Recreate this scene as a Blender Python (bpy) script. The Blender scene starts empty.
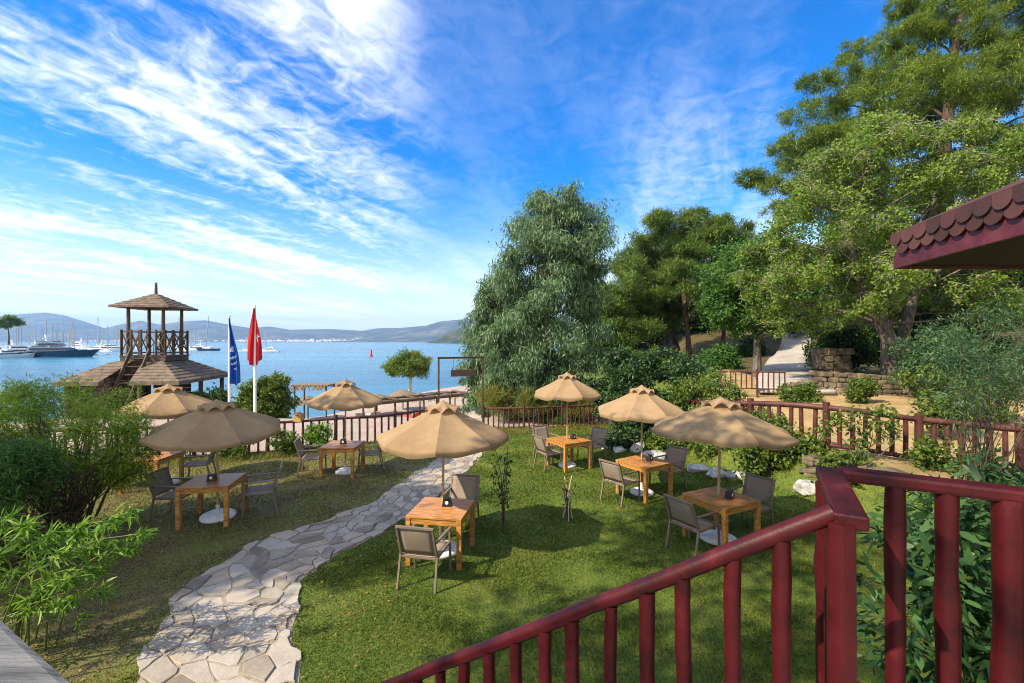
import bpy, bmesh, math, random
import numpy as np
from mathutils import Vector, Matrix
R = math.radians
S = bpy.context.scene
COL = S.collection
rng = np.random.default_rng(7)
random.seed(7)

# ------------------------------------------------------------------ camera
F, CX, CY, H = 455.0, 512.0, 341.5, 3.35
cam = bpy.data.cameras.new("camera"); camo = bpy.data.objects.new("camera", cam); COL.objects.link(camo)
cam.sensor_width = 36; cam.lens = F * 36 / 1024; cam.clip_start = 0.05; cam.clip_end = 40000
camo.location = (0, 0, H); camo.rotation_euler = (R(90), 0, 0)
S.camera = camo

# ------------------------------------------------------------------ sky and sun
SUN_AZ = Vector((-0.86, -0.51)).normalized(); SUN_EL = R(42)
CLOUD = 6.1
w = bpy.data.worlds.new("World"); S.world = w; w.use_nodes = True
nt = w.node_tree; nt.nodes.clear()
def N(t, typ, **kw):
    n = t.nodes.new(typ)
    for k, v in kw.items(): setattr(n, k, v)
    return n
def math_node(t, op, a, b=None, c=None, clamp=False):
    n = N(t, 'ShaderNodeMath', operation=op, use_clamp=clamp)
    for i, v in enumerate((a, b, c)):
        if v is None: continue
        if hasattr(v, 'is_linked'): t.links.new(v, n.inputs[i])
        else: n.inputs[i].default_value = v
    return n.outputs[0]
def smooth(t, v, a, b):
    n = N(t, 'ShaderNodeMapRange', interpolation_type='SMOOTHSTEP')
    t.links.new(v, n.inputs[0]); n.inputs[1].default_value = a; n.inputs[2].default_value = b
    return n.outputs[0]
def noise(t, vec, scale, detail=4, rough=.55, dist=0.0):
    n = N(t, 'ShaderNodeTexNoise'); n.inputs['Scale'].default_value = scale; n.inputs['Detail'].default_value = detail
    n.inputs['Roughness'].default_value = rough; n.inputs['Distortion'].default_value = dist
    if vec is not None: t.links.new(vec, n.inputs['Vector'])
    return n.outputs[0]
sky = N(nt, 'ShaderNodeTexSky', sky_type='NISHITA', sun_disc=False)
sky.sun_elevation = SUN_EL; sky.sun_rotation = math.atan2(SUN_AZ.x, SUN_AZ.y)
sky.air_density = 1.0; sky.dust_density = 0.6; sky.ozone_density = 2.0
tc = N(nt, 'ShaderNodeTexCoord'); sx = N(nt, 'ShaderNodeSeparateXYZ'); nt.links.new(tc.outputs['Generated'], sx.inputs[0])
dx, dy, dz = sx.outputs
zz = math_node(nt, 'ADD', math_node(nt, 'MAXIMUM', dz, 0.0), 0.07)
u = math_node(nt, 'DIVIDE', dx, zz); v = math_node(nt, 'DIVIDE', dy, zz)
def comb(t, a, b, c=0.0):
    n = N(t, 'ShaderNodeCombineXYZ')
    for i, q in enumerate((a, b, c)):
        if hasattr(q, 'is_linked'): t.links.new(q, n.inputs[i])
        else: n.inputs[i].default_value = q
    return n.outputs[0]
ca, sa = math.cos(R(20)), math.sin(R(20))
along = math_node(nt, 'ADD', math_node(nt, 'MULTIPLY', u, sa), math_node(nt, 'MULTIPLY', v, ca))
across = math_node(nt, 'SUBTRACT', math_node(nt, 'MULTIPLY', u, ca), math_node(nt, 'MULTIPLY', v, sa))
fib = noise(nt, comb(nt, math_node(nt, 'MULTIPLY', across, 1.9), math_node(nt, 'MULTIPLY', along, .55)), 1.25, 9, .62, .55)
rip = noise(nt, comb(nt, across, along, 3.0), 9.0, 5, .6, .8)
big = noise(nt, comb(nt, math_node(nt, 'MULTIPLY', across, 1.0), math_node(nt, 'MULTIPLY', along, .45), 7.3), .75, 2, .5, .3)
az = math_node(nt, 'DIVIDE', dx, math_node(nt, 'MAXIMUM', dy, 0.05))
leftside = smooth(nt, az, -.12, -.42)
rightside = math_node(nt, 'MULTIPLY', smooth(nt, az, .18, .32), smooth(nt, dz, .55, .3))
rightside = math_node(nt, 'MULTIPLY', rightside, .34)
low = math_node(nt, 'MULTIPLY', smooth(nt, dz, .24, .06), .5)
cov = math_node(nt, 'MAXIMUM', math_node(nt, 'MAXIMUM', leftside, rightside), low)
cov = math_node(nt, 'MAXIMUM', cov, math_node(nt, 'MULTIPLY', smooth(nt, dy, .05, -.25), .75))  # extra unseen cloud cover behind the camera, added as white fill light
cov = math_node(nt, 'ADD', math_node(nt, 'MULTIPLY', cov, .9), .1)
dens = math_node(nt, 'ADD', math_node(nt, 'MULTIPLY', fib, .62), math_node(nt, 'MULTIPLY', big, .55))
dens = math_node(nt, 'ADD', dens, math_node(nt, 'MULTIPLY', math_node(nt, 'SUBTRACT', rip, .5), .28))
dens = math_node(nt, 'ADD', dens, math_node(nt, 'MULTIPLY', smooth(nt, dy, .05, -.3), .09))  # thickens the added fill cloud behind the camera
pat = math_node(nt, 'MULTIPLY', math_node(nt, 'MULTIPLY', smooth(nt, az, -1.0, -.65), smooth(nt, az, -.16, -.36)), smooth(nt, dz, .16, .34))
dens = math_node(nt, 'ADD', dens, math_node(nt, 'MULTIPLY', pat, .055))
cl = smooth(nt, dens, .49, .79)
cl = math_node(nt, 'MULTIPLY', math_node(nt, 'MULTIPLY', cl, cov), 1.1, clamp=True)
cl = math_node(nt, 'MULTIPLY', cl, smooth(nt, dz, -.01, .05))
hs = N(nt, 'ShaderNodeHueSaturation'); nt.links.new(math_node(nt, 'ADD', math_node(nt, 'MULTIPLY', smooth(nt, dz, .0, .34), .82), .80), hs.inputs['Saturation']); hs.inputs['Hue'].default_value = .507
nt.links.new(sky.outputs[0], hs.inputs['Color'])
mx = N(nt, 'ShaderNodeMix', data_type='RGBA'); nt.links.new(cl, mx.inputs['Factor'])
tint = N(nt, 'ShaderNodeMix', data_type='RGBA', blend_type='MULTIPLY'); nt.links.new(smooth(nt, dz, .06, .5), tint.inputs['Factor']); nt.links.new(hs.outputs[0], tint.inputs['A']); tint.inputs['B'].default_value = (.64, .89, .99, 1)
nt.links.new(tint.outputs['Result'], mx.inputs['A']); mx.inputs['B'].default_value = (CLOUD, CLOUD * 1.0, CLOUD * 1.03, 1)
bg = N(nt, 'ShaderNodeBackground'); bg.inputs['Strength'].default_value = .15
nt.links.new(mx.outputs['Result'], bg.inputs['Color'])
wo = N(nt, 'ShaderNodeOutputWorld'); nt.links.new(bg.outputs[0], wo.inputs['Surface'])

sun = bpy.data.lights.new("sun", 'SUN'); suno = bpy.data.objects.new("sun", sun); COL.objects.link(suno)
sun.energy = 5.0; sun.angle = R(.5); sun.color = (1, .87, .68)
ld = Vector((-SUN_AZ.x * math.cos(SUN_EL), -SUN_AZ.y * math.cos(SUN_EL), -math.sin(SUN_EL)))
suno.rotation_euler = ld.to_track_quat('-Z', 'Y').to_euler(); suno.location = (-30, -20, 40)
S.view_settings.view_transform = 'Standard'; S.view_settings.look = 'None'; S.view_settings.gamma = 1
S.view_settings.exposure = 0.88
S.cycles.use_denoising = True; S.cycles.filter_width = 1.05
if hasattr(S.cycles, 'denoising_prefilter'): S.cycles.denoising_prefilter = 'FAST'
S.cycles.max_bounces = 5; S.cycles.diffuse_bounces = 3; S.cycles.glossy_bounces = 2; S.cycles.transmission_bounces = 2
S.cycles.volume_bounces = 0; S.cycles.transparent_max_bounces = 4; S.cycles.caustics_reflective = False; S.cycles.caustics_refractive = False

# ------------------------------------------------------------------ helpers
def at(px, py, d): return Vector(((px - CX) / F * d, d, H - (py - CY) / F * d))
def gnd(px, py, z=0.0):
    d = F * (H - z) / (py - CY); return ((px - CX) / F * d, d)
def sm(x, a=0., b=1.):
    t = np.clip((np.asarray(x, float) - a) / (b - a), 0, 1); return t * t * (3 - 2 * t)
class MB:
    def __init__(s): s.v = []; s.f = []; s.m = []; s.sm = []
    def add(s, vs, fs, mi=0, smooth=False):
        o = len(s.v); s.v += [tuple(p) for p in vs]
        for f in fs: s.f.append([i + o for i in f]); s.m.append(mi); s.sm.append(smooth)
    def box(s, c, size, rot=None, mi=0):
        hx, hy, hz = size[0] / 2, size[1] / 2, size[2] / 2
        vs = [Vector((x, y, z)) for x in (-hx, hx) for y in (-hy, hy) for z in (-hz, hz)]
        if rot is not None: vs = [rot @ q for q in vs]
        c = Vector(c); vs = [q + c for q in vs]
        s.add(vs, [(0, 1, 3, 2), (4, 6, 7, 5), (0, 4, 5, 1), (2, 3, 7, 6), (0, 2, 6, 4), (1, 5, 7, 3)], mi)
    def bar(s, a, b, wd, ht, mi=0):
        a, b = Vector(a), Vector(b); d = b - a; L = d.length; d.normalize()
        up = Vector((0, 0, 1)) if abs(d.z) < .95 else Vector((0, 1, 0))
        x = d.cross(up).normalized(); z = x.cross(d)
        s.box((a + b) / 2, (wd, L, ht), Matrix((x, d, z)).transposed(), mi)
    def tube(s, pts, radii, seg=8, mi=0, cap=True):
        pts = [Vector(p) for p in pts]; n = len(pts)
        if not hasattr(radii, '__len__'): radii = [radii] * n
        vs = []; ref = None
        for i, p in enumerate(pts):
            t = (pts[min(i + 1, n - 1)] - pts[max(i - 1, 0)]).normalized()
            if ref is None: ref = Vector((1, 0, 0)) if abs(t.x) < .8 else Vector((0, 1, 0))
            x = (ref - t * ref.dot(t)).normalized(); y = t.cross(x); ref = x
            for k in range(seg):
                a = 2 * math.pi * k / seg; vs.append(p + (x * math.cos(a) + y * math.sin(a)) * radii[i])
        fs = [(i * seg + k, i * seg + (k + 1) % seg, (i + 1) * seg + (k + 1) % seg, (i + 1) * seg + k) for i in range(n - 1) for k in range(seg)]
        s.add(vs, fs, mi, True)
        if cap:
            s.add(vs[:seg], [tuple(reversed(range(seg)))], mi); s.add(vs[-seg:], [tuple(range(seg))], mi)
    def lathe(s, prof, seg=20, c=(0, 0, 0), mi=0, smooth=True):
        vs = []; n = len(prof)
        for r, z in prof:
            for k in range(seg):
                a = 2 * math.pi * k / seg; vs.append((c[0] + r * math.cos(a), c[1] + r * math.sin(a), c[2] + z))
        fs = [(i * seg + k, i * seg + (k + 1) % seg, (i + 1) * seg + (k + 1) % seg, (i + 1) * seg + k) for i in range(n - 1) for k in range(seg)]
        s.add(vs, fs, mi, smooth)
        s.add(vs[:seg], [tuple(reversed(range(seg)))], mi); s.add(vs[-seg:], [tuple(range(seg))], mi)
    def prism(s, poly, z0, z1, mi=0):
        n = len(poly); vs = [(p[0], p[1], z0) for p in poly] + [(p[0], p[1], z1) for p in poly]
        s.add(vs, [tuple(reversed(range(n))), tuple(range(n, 2 * n))] + [(i, (i + 1) % n, n + (i + 1) % n, n + i) for i in range(n)], mi)
    def build(s, name, mat, parent=None, bevel=0, loc=None):
        me = bpy.data.meshes.new(name); me.from_pydata(s.v, [], s.f)
        for q in (mat if isinstance(mat, (list, tuple)) else [mat]): me.materials.append(q)
        me.polygons.foreach_set('material_index', s.m); me.polygons.foreach_set('use_smooth', s.sm); me.update()
        o = bpy.data.objects.new(name, me); COL.objects.link(o)
        if parent: o.parent = parent
        if loc is not None: o.location = loc
        if bevel:
            b = o.modifiers.new("bevel", 'BEVEL'); b.width = bevel; b.segments = 2; b.limit_method = 'ANGLE'; b.angle_limit = R(40)
        return o
def np_mesh(name, verts, k, mat, parent=None, smooth=False):
    """verts (n*k,3): n faces of k corners each"""
    verts = np.asarray(verts, np.float32).reshape(-1, 3); nv = len(verts); nf = nv // k
    me = bpy.data.meshes.new(name); me.vertices.add(nv); me.vertices.foreach_set('co', verts.ravel())
    me.loops.add(nv); me.loops.foreach_set('vertex_index', np.arange(nv, dtype=np.int32))
    me.polygons.add(nf); me.polygons.foreach_set('loop_start', np.arange(0, nv, k, dtype=np.int32))
    me.polygons.foreach_set('loop_total', np.full(nf, k, np.int32))
    me.materials.append(mat); me.update(calc_edges=True)
    o = bpy.data.objects.new(name, me); COL.objects.link(o)
    if parent: o.parent = parent
    return o
def grid_mesh(name, P, mat, parent=None, smooth=True):
    P = np.asarray(P); a, b = P.shape[:2]
    idx = np.arange(a * b).reshape(a, b)
    q = np.stack([idx[:-1, :-1], idx[1:, :-1], idx[1:, 1:], idx[:-1, 1:]], -1).reshape(-1, 4)
    me = bpy.data.meshes.new(name); me.from_pydata(P.reshape(-1, 3).tolist(), [], q.tolist())
    me.materials.append(mat)
    if smooth: me.polygons.foreach_set('use_smooth', [True] * len(me.polygons))
    me.update(); o = bpy.data.objects.new(name, me); COL.objects.link(o)
    if parent: o.parent = parent
    return o
def tag(o, label, cat, group=None, kind=None):
    o['label'] = label; o['category'] = cat
    if group: o['group'] = group
    if kind: o['kind'] = kind
    return o
def structure(o, kind='structure'): o['kind'] = kind; return o
def thing(name, label, cat, loc=(0, 0, 0), rz=0, group=None):
    o = bpy.data.objects.new(name, None); COL.objects.link(o); o.empty_display_size = .1
    o.location = loc; o.rotation_euler = (0, 0, rz); return tag(o, label, cat, group)
def copy_tree(o, parent=None):
    c = o.copy(); COL.objects.link(c); c.parent = parent
    for ch in list(o.children): copy_tree(ch, c)
    return c

# ------------------------------------------------------------------ materials
def mat(name, cols, rough=.6, scale=5., stretch=(1, 1, 1), bump=0., bscale=None, spec=.4, detail=6, island=False, rand=0., trans=0., metal=0., contrast=(.35, .65)):
    m = bpy.data.materials.new(name); m.use_nodes = True; t = m.node_tree; p = t.nodes['Principled BSDF']
    if isinstance(cols[0], (int, float)): cols = [cols, tuple(c * .8 for c in cols)]
    tcn = N(t, 'ShaderNodeTexCoord'); mp = N(t, 'ShaderNodeMapping'); mp.inputs['Scale'].default_value = stretch
    t.links.new(tcn.outputs['Object'], mp.inputs[0]); vec = mp.outputs[0]
    f = noise(t, vec, scale, detail, .6, .2)
    if island:
        g = N(t, 'ShaderNodeNewGeometry')
        f = math_node(t, 'ADD', math_node(t, 'MULTIPLY', f, .5), math_node(t, 'MULTIPLY', g.outputs['Random Per Island'], .5))
        contrast = (.2, .8)
    cr = N(t, 'ShaderNodeValToRGB'); e = cr.color_ramp.elements; n = len(cols)
    while len(e) < n: e.new(.5)
    for i, c in enumerate(cols):
        e[i].position = contrast[0] + (contrast[1] - contrast[0]) * i / (n - 1); e[i].color = (*c, 1)
    t.links.new(f, cr.inputs[0]); c = cr.outputs[0]
    if rand:
        oi = N(t, 'ShaderNodeObjectInfo'); h = N(t, 'ShaderNodeHueSaturation')
        t.links.new(math_node(t, 'ADD', math_node(t, 'MULTIPLY', oi.outputs['Random'], rand), 1 - rand / 2), h.inputs['Value'])
        t.links.new(c, h.inputs['Color']); c = h.outputs[0]
    t.links.new(c, p.inputs['Base Color']); p.inputs['Roughness'].default_value = rough
    p.inputs['Specular IOR Level'].default_value = spec; p.inputs['Metallic'].default_value = metal
    if bump:
        b = N(t, 'ShaderNodeBump'); b.inputs['Strength'].default_value = bump; b.inputs['Distance'].default_value = .02
        t.links.new(noise(t, vec, bscale or scale * 4, 5, .65), b.inputs['Height']); t.links.new(b.outputs[0], p.inputs['Normal'])
    if trans:
        tr = N(t, 'ShaderNodeBsdfTranslucent'); ms = N(t, 'ShaderNodeMixShader'); ms.inputs[0].default_value = trans
        t.links.new(c, tr.inputs['Color']); t.links.new(p.outputs[0], ms.inputs[1]); t.links.new(tr.outputs[0], ms.inputs[2])
        t.links.new(ms.outputs[0], t.nodes['Material Output'].inputs['Surface'])
    return m
def leaf(name, cols, rough=.5, trans=.3, scale=.6):
    cols = [tuple(c * 1.45 for c in q) for q in cols]; rough = max(rough, .45); trans = min(.45, trans + .1)
    return mat(name, cols, rough, scale, island=True, trans=trans, spec=.25, detail=2)
M = {}
M['rail'] = mat('dark_red_paint', [(.045, .005, .008), (.080, .0075, .011), (.105, .014, .015)], .38, 9, (1, 1, 1), .10, 40, .45)
M['rail'] = mat('dark_red_paint', [(.013, .005, .005), (.029, .0035, .0045), (.047, .0040, .0055), (.057, .005, .007), (.088, .015, .014)], .42, 7, (1, 1, 1), .12, 55, .22, detail=10, contrast=(.25, .72))
M['fence'] = mat('fence_paint', [(.040, .012, .010), (.075, .021, .016), (.10, .04, .028)], .55, 3, bump=.2, rand=.3)
M['table'] = mat('oiled_teak', [(.25, .100, .024), (.41, .185, .043), (.51, .255, .072)], .38, 4, (1.2, 9, 9), .12, 12, .45, rand=.15)
M['canvas'] = mat('tan_canvas', [(.30, .20, .108), (.35, .238, .13), (.395, .272, .152)], .85, 1.6, bump=.45, bscale=9, spec=.15, rand=.12, trans=.30)
M['pole'] = mat('pale_wood_pole', [(.38, .27, .15), (.48, .36, .22)], .5, 6, (4, 4, .6))
M['base'] = mat('white_concrete', [(.55, .55, .53), (.72, .72, .70)], .7, 7, bump=.3, bscale=60)
M['frame'] = mat('taupe_aluminium', [(.15, .115, .082), (.20, .155, .112)], .4, 3, spec=.5)
M['sling'] = mat('taupe_sling', [(.225, .178, .132), (.285, .228, .172)], .8, 90, (1, 1, 1), .3, 260, .2, detail=1)
M['black'] = mat('black_plastic', [(.012, .012, .014), (.022, .022, .024)], .4, 9)
M['white'] = mat('white_paint', [(.68, .68, .66), (.8, .8, .79)], .4, 3)
M['stone'] = mat('flagstone', [(.19, .165, .135), (.36, .32, .27), (.47, .44, .39), (.33, .27, .20)], .75, 2.6, bump=.7, bscale=11, spec=.3, detail=9, island=False)
M['mortar'] = mat('mortar', [(.19, .16, .115), (.36, .31, .235)], .9, 6, bump=.5, bscale=40)
M['rock'] = mat('pale_rock', [(.20, .19, .17), (.42, .41, .38), (.56, .55, .51)], .8, 4, bump=.8, bscale=9, detail=8)
M['oldwood'] = mat('weathered_wood', [(.045, .028, .018), (.088, .057, .036), (.135, .092, .060)], .75, 3, (1.5, 1.5, 5), .3, 10, rand=.2)
M['shake'] = mat('wood_shakes', [(.075, .056, .040), (.135, .10, .068), (.19, .142, .098)], .85, 3.5, (1, 1, 1), .5, 14, detail=8)
M['greywood'] = mat('silver_wood', [(.055, .055, .055), (.115, .115, .112), (.175, .172, .165)], .7, 3, (1, 9, 9), .5, 10, detail=8)
M['thatch'] = mat('straw', [(.13, .095, .055), (.23, .17, .105)], .9, 18, (1, 1, .3), .6, 40)
M['rust'] = mat('rusty_steel', [(.03, .018, .014), (.065, .03, .02)], .6, 9)
M['plank'] = mat('dark_plank', [(.06, .03, .018), (.10, .055, .03)], .6, 4, (1, 5, 5))
M['shingle'] = mat('red_shingle', [(.030, .013, .012), (.062, .020, .019), (.10, .038, .034)], .85, 5, bump=.5, bscale=130, detail=8, island=True)
M['fascia'] = mat('red_fascia', [(.058, .009, .014), (.088, .013, .020), (.125, .026, .032)], .5, 4, (1, 1, 1), .3, 25)
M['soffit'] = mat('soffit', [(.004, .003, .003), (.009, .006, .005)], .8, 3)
M['drywall'] = mat('rubble_stone', [(.045, .034, .022), (.115, .088, .055), (.21, .165, .105)], .9, 2.4, bump=1.0, bscale=7, detail=8)
M['concrete'] = mat('pale_concrete', [(.33, .29, .25), (.43, .385, .335)], .85, 1.2, bump=.2, bscale=20)
M['red_flag'] = mat('red_cloth', [(.42, .008, .012), (.55, .014, .018)], .7, 3, trans=.25)
M['blue_flag'] = mat('blue_cloth', [(.006, .07, .32), (.01, .11, .42)], .7, 3, trans=.25)
M['hull_white'] = mat('gelcoat', [(.72, .72, .70), (.82, .82, .80)], .25, .2)
M['hull_navy'] = mat('navy_hull', [(.006, .022, .055), (.010, .032, .075)], .2, .2)
M['glass'] = mat('dark_glass', [(.008, .012, .018), (.014, .02, .03)], .08, 1)
M['spar'] = mat('spar', [(.28, .28, .29), (.4, .4, .4)], .4, 1)
M['buoy'] = mat('buoy_red', [(.35, .01, .012), (.45, .016, .016)], .4, 1)
M['bark_pine'] = mat('pine_bark', [(.030, .022, .017), (.075, .05, .036), (.13, .085, .06)], .9, 3, (4, 4, .8), .9, 9, detail=8)
M['bark_grey'] = mat('grey_bark', [(.035, .028, .022), (.095, .078, .062), (.18, .152, .125)], .9, 3, (3, 3, .6), .8, 9, detail=8)
M['twig'] = mat('bare_twig', [(.17, .145, .12), (.27, .24, .20)], .85, 3)
M['stem'] = mat('shrub_stem', [(.05, .04, .025), (.11, .085, .055)], .8, 6)
M['stem_green'] = mat('green_stem', [(.10, .12, .035), (.16, .17, .06)], .6, 6)
M['stake'] = mat('pale_stake', [(.42, .33, .20), (.55, .46, .32)], .7, 6, (4, 4, 1))
M['lf_euc'] = leaf('eucalyptus_leaf', [(.036, .078, .032), (.082, .142, .060), (.155, .205, .112)], .38, .2)
M['lf_pine'] = leaf('pine_needles', [(.032, .068, .013), (.088, .148, .026), (.165, .205, .042)], .55, .2, .35)
M['lf_pine2'] = leaf('aleppo_pine_needles', [(.042, .080, .013), (.115, .175, .025), (.21, .25, .042)], .55, .25, .3)
M['lf_lime'] = leaf('yellow_green_leaf', [(.046, .095, .013), (.115, .185, .024), (.20, .25, .042)], .5, .35, .5)
M['lf_mid'] = leaf('mid_green_leaf', [(.022, .065, .014), (.055, .125, .022), (.10, .18, .035)], .5, .35, .5)
M['lf_dark'] = leaf('dark_leaf', [(.010, .026, .010), (.024, .055, .016), (.055, .095, .028)], .4, .2, .8)
M['lf_hedge'] = leaf('hedge_leaf', [(.022, .050, .010), (.075, .120, .018), (.155, .19, .035)], .42, .3, 1.2)
M['lf_feather'] = leaf('feathery_lime_leaf', [(.06, .125, .012), (.17, .26, .022), (.27, .34, .035)], .5, .45, 1.2)
M['lf_teal'] = leaf('blue_green_leaf', [(.018, .050, .020), (.048, .100, .040), (.095, .155, .062)], .5, .3, 1.2)
M['lf_laurel'] = leaf('glossy_laurel_leaf', [(.010, .032, .011), (.025, .066, .019), (.052, .108, .030)], .28, .2, 2.5)
M['lf_olean'] = leaf('bright_narrow_leaf', [(.05, .12, .015), (.11, .21, .022), (.18, .29, .035)], .4, .4, 3)
M['lf_bronze'] = leaf('dry_brown_leaf', [(.025, .022, .010), (.055, .045, .018), (.085, .06, .03)], .6, .2, 2)
M['grass_dry'] = leaf('dry_verge_grass', [(.07, .085, .016), (.15, .16, .03), (.24, .22, .06)], .6, .3, .6)
# ------------------------------------------------------------------ lawn material: greener right of the path, worn and browner left of it
PL = [(118,720),(135,683),(148,645),(170,603),(207,570),(249,545),(320,522),(370,505),(401,482),(431,464),(455,447),(461,434)]
PR = [(305,720),(300,683),(296,640),(297,606),(303,583),(320,566),(370,540),(401,522),(435,500),(470,470),(487,450),(482,434)]
PLw = np.array([(-3.1, 2.9)] + [gnd(*p) for p in PL]); PRw = np.array([(-1.75, 2.9)] + [gnd(*p) for p in PR])
path_poly = np.vstack([PLw, PRw[::-1]])
def inside(poly, x, y):
    c = np.zeros(np.shape(x), bool); n = len(poly)
    for i in range(n):
        x0, y0 = poly[i]; x1, y1 = poly[i - 1]
        if y0 == y1: continue
        c ^= ((y0 > y) != (y1 > y)) & (x < (x1 - x0) * (y - y0) / (y1 - y0) + x0)
    return c
def lawn_colour(t, vec, isl=None):
    sp = N(t, 'ShaderNodeSeparateXYZ'); t.links.new(vec, sp.inputs[0]); X, Y, Z = sp.outputs
    # left of the line x = -4.6 + .2*(y-5)
    side = math_node(t, 'SUBTRACT', X, math_node(t, 'ADD', math_node(t, 'MULTIPLY', Y, .25), -5.0))
    side = math_node(t, 'ADD', side, math_node(t, 'MULTIPLY', math_node(t, 'SUBTRACT', noise(t, vec, .8, 4), .5), 2.2))
    left = smooth(t, side, .5, -.7)
    patch = noise(t, vec, 1.1, 7, .7)
    fine = noise(t, vec, 14, 5, .7)
    bare = math_node(t, 'ADD', math_node(t, 'MULTIPLY', patch, .7), math_node(t, 'MULTIPLY', fine, .3))
    bare = math_node(t, 'ADD', bare, math_node(t, 'MULTIPLY', left, .23))
    f = math_node(t, 'ADD', bare, -.04)
    if isl is not None:
        f = math_node(t, 'ADD', f, math_node(t, 'MULTIPLY', math_node(t, 'SUBTRACT', isl, .5), .30))
    cr = N(t, 'ShaderNodeValToRGB'); e = cr.color_ramp.elements
    cols = [(.18, (.042, .085, .012)), (.40, (.088, .140, .020)), (.56, (.150, .180, .030)), (.70, (.160, .142, .050)), (.84, (.110, .080, .045))]
    while len(e) < len(cols): e.new(.5)
    for q, (p, c) in zip(e, cols): q.position = p; q.color = (*c, 1)
    t.links.new(f, cr.inputs[0]); return cr.outputs[0]
def lawn_mat(name, blades):
    m = bpy.data.materials.new(name); m.use_nodes = True; t = m.node_tree; p = t.nodes['Principled BSDF']
    tcn = N(t, 'ShaderNodeTexCoord'); vec = tcn.outputs['Object']
    isl = N(t, 'ShaderNodeNewGeometry').outputs['Random Per Island'] if blades else None
    c = lawn_colour(t, vec, isl)
    p.inputs['Roughness'].default_value = .7; p.inputs['Specular IOR Level'].default_value = .2
    if blades:
        t.links.new(c, p.inputs['Base Color'])
        tr = N(t, 'ShaderNodeBsdfTranslucent'); ms = N(t, 'ShaderNodeMixShader'); ms.inputs[0].default_value = .35
        t.links.new(c, tr.inputs['Color']); t.links.new(p.outputs[0], ms.inputs[1]); t.links.new(tr.outputs[0], ms.inputs[2])
        t.links.new(ms.outputs[0], t.nodes['Material Output'].inputs['Surface'])
    return m, t, p, vec, c
M['blades'] = lawn_mat('lawn_blades', True)[0]
# ground: lawn inside the fence, pale promenade and sand beyond, ochre earth on the right slope
m, t, p, vec, c = lawn_mat('ground', False); M['ground'] = m
att = N(t, 'ShaderNodeAttribute', attribute_name='zone'); zs = N(t, 'ShaderNodeSeparateColor'); t.links.new(att.outputs['Color'], zs.inputs[0])
def ramp2(t, vec, sc, a, b):
    cr = N(t, 'ShaderNodeValToRGB'); cr.color_ramp.elements[0].position = .35; cr.color_ramp.elements[1].position = .68
    cr.color_ramp.elements[0].color = (*a, 1); cr.color_ramp.elements[1].color = (*b, 1)
    t.links.new(noise(t, vec, sc, 8, .7), cr.inputs[0]); return cr.outputs[0]
def mixc(t, f, a, b):
    mx = N(t, 'ShaderNodeMix', data_type='RGBA'); t.links.new(f, mx.inputs['Factor']); t.links.new(a, mx.inputs['A']); t.links.new(b, mx.inputs['B']); return mx.outputs['Result']
def edge(s):
    return smooth(t, math_node(t, 'ADD', s, math_node(t, 'MULTIPLY', math_node(t, 'SUBTRACT', noise(t, vec, 2.5, 6, .7), .5), .7)), .35, .65)
c = mixc(t, edge(zs.outputs[0]), c, ramp2(t, vec, 1.3, (.27, .175, .075), (.47, .345, .17)))      # ochre earth
c = mixc(t, edge(zs.outputs[1]), c, ramp2(t, vec, 1.0, (.32, .245, .19), (.42, .345, .28)))        # sand and promenade
c = mixc(t, edge(zs.outputs[2]), c, ramp2(t, vec, .8, (.05, .045, .018), (.13, .10, .045)))      # leaf litter under the trees
t.links.new(c, p.inputs['Base Color'])
b = N(t, 'ShaderNodeBump'); b.inputs['Strength'].default_value = .8; b.inputs['Distance'].default_value = .04
t.links.new(noise(t, vec, 22, 6, .75), b.inputs['Height']); t.links.new(b.outputs[0], p.inputs['Normal'])

SEA = -3.0
def coast(y): return np.interp(y, [-60, 10, 24, 30, 38, 57, 65, 80, 110, 200, 260], [-60, -45, -30, -26, -17.6, -12.6, -9, 0, 20, 60, 90])
def toe(y): return np.interp(y, [-20, 2, 5.5, 8, 10, 12.5, 16, 20, 30, 60], [9.5, 8, 7, 6, 5.2, 4.4, 4.0, 6.5, 12, 22])
def vnoise(x, y, s):
    return (np.sin(x * 1.3 * s + 1.7 * np.sin(y * .9 * s)) + np.sin(y * 1.7 * s + 1.3 * np.sin(x * 1.1 * s + 2))) * .5
def terrain(x, y):
    x = np.asarray(x, float); y = np.asarray(y, float)
    e = x - toe(y); z = sm(e, 0, 2.2) * (.85 - .35 * sm(x, 7, 11) * (1 - sm(y, 10.5, 15)) + .04 * np.clip(e - 4, 0, 14) + .024 * np.clip(y - 10, 0, 40))
    z = z - (1.4 * sm(y, 19, 27) + 1.1 * sm(y, 27.5, 33)) * sm(4 - x, 0, 8)
    z = z + .16 * np.clip(y - 52, 0, 120) * sm(x, 6, 26) + .22 * np.clip(x - 26, 0, 80)
    c = x - coast(y)
    z = -2.5 + (z + 2.5) * sm(c, 6, 15)
    z = np.where(c < 6, -4.5 + 2.0 * sm(c, -8, 6), z)
    z = z + .03 * vnoise(x, y, .8) * sm(np.hypot(x, y - 8), 8, 20)
    return z
def gz(x, y): return float(terrain(x, y))
def axis(a, b, c, d, n1, n2, n3):
    return np.concatenate([np.linspace(a, b, n1, endpoint=False), np.linspace(b, c, n2, endpoint=False), np.linspace(c, d, n3)])
gx = axis(-70, -15, 20, 160, 45, 150, 60); gy = axis(-40, 0, 30, 230, 20, 130, 80)
GX, GY = np.meshgrid(gx, gy, indexing='ij'); GZ = terrain(GX, GY)
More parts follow.
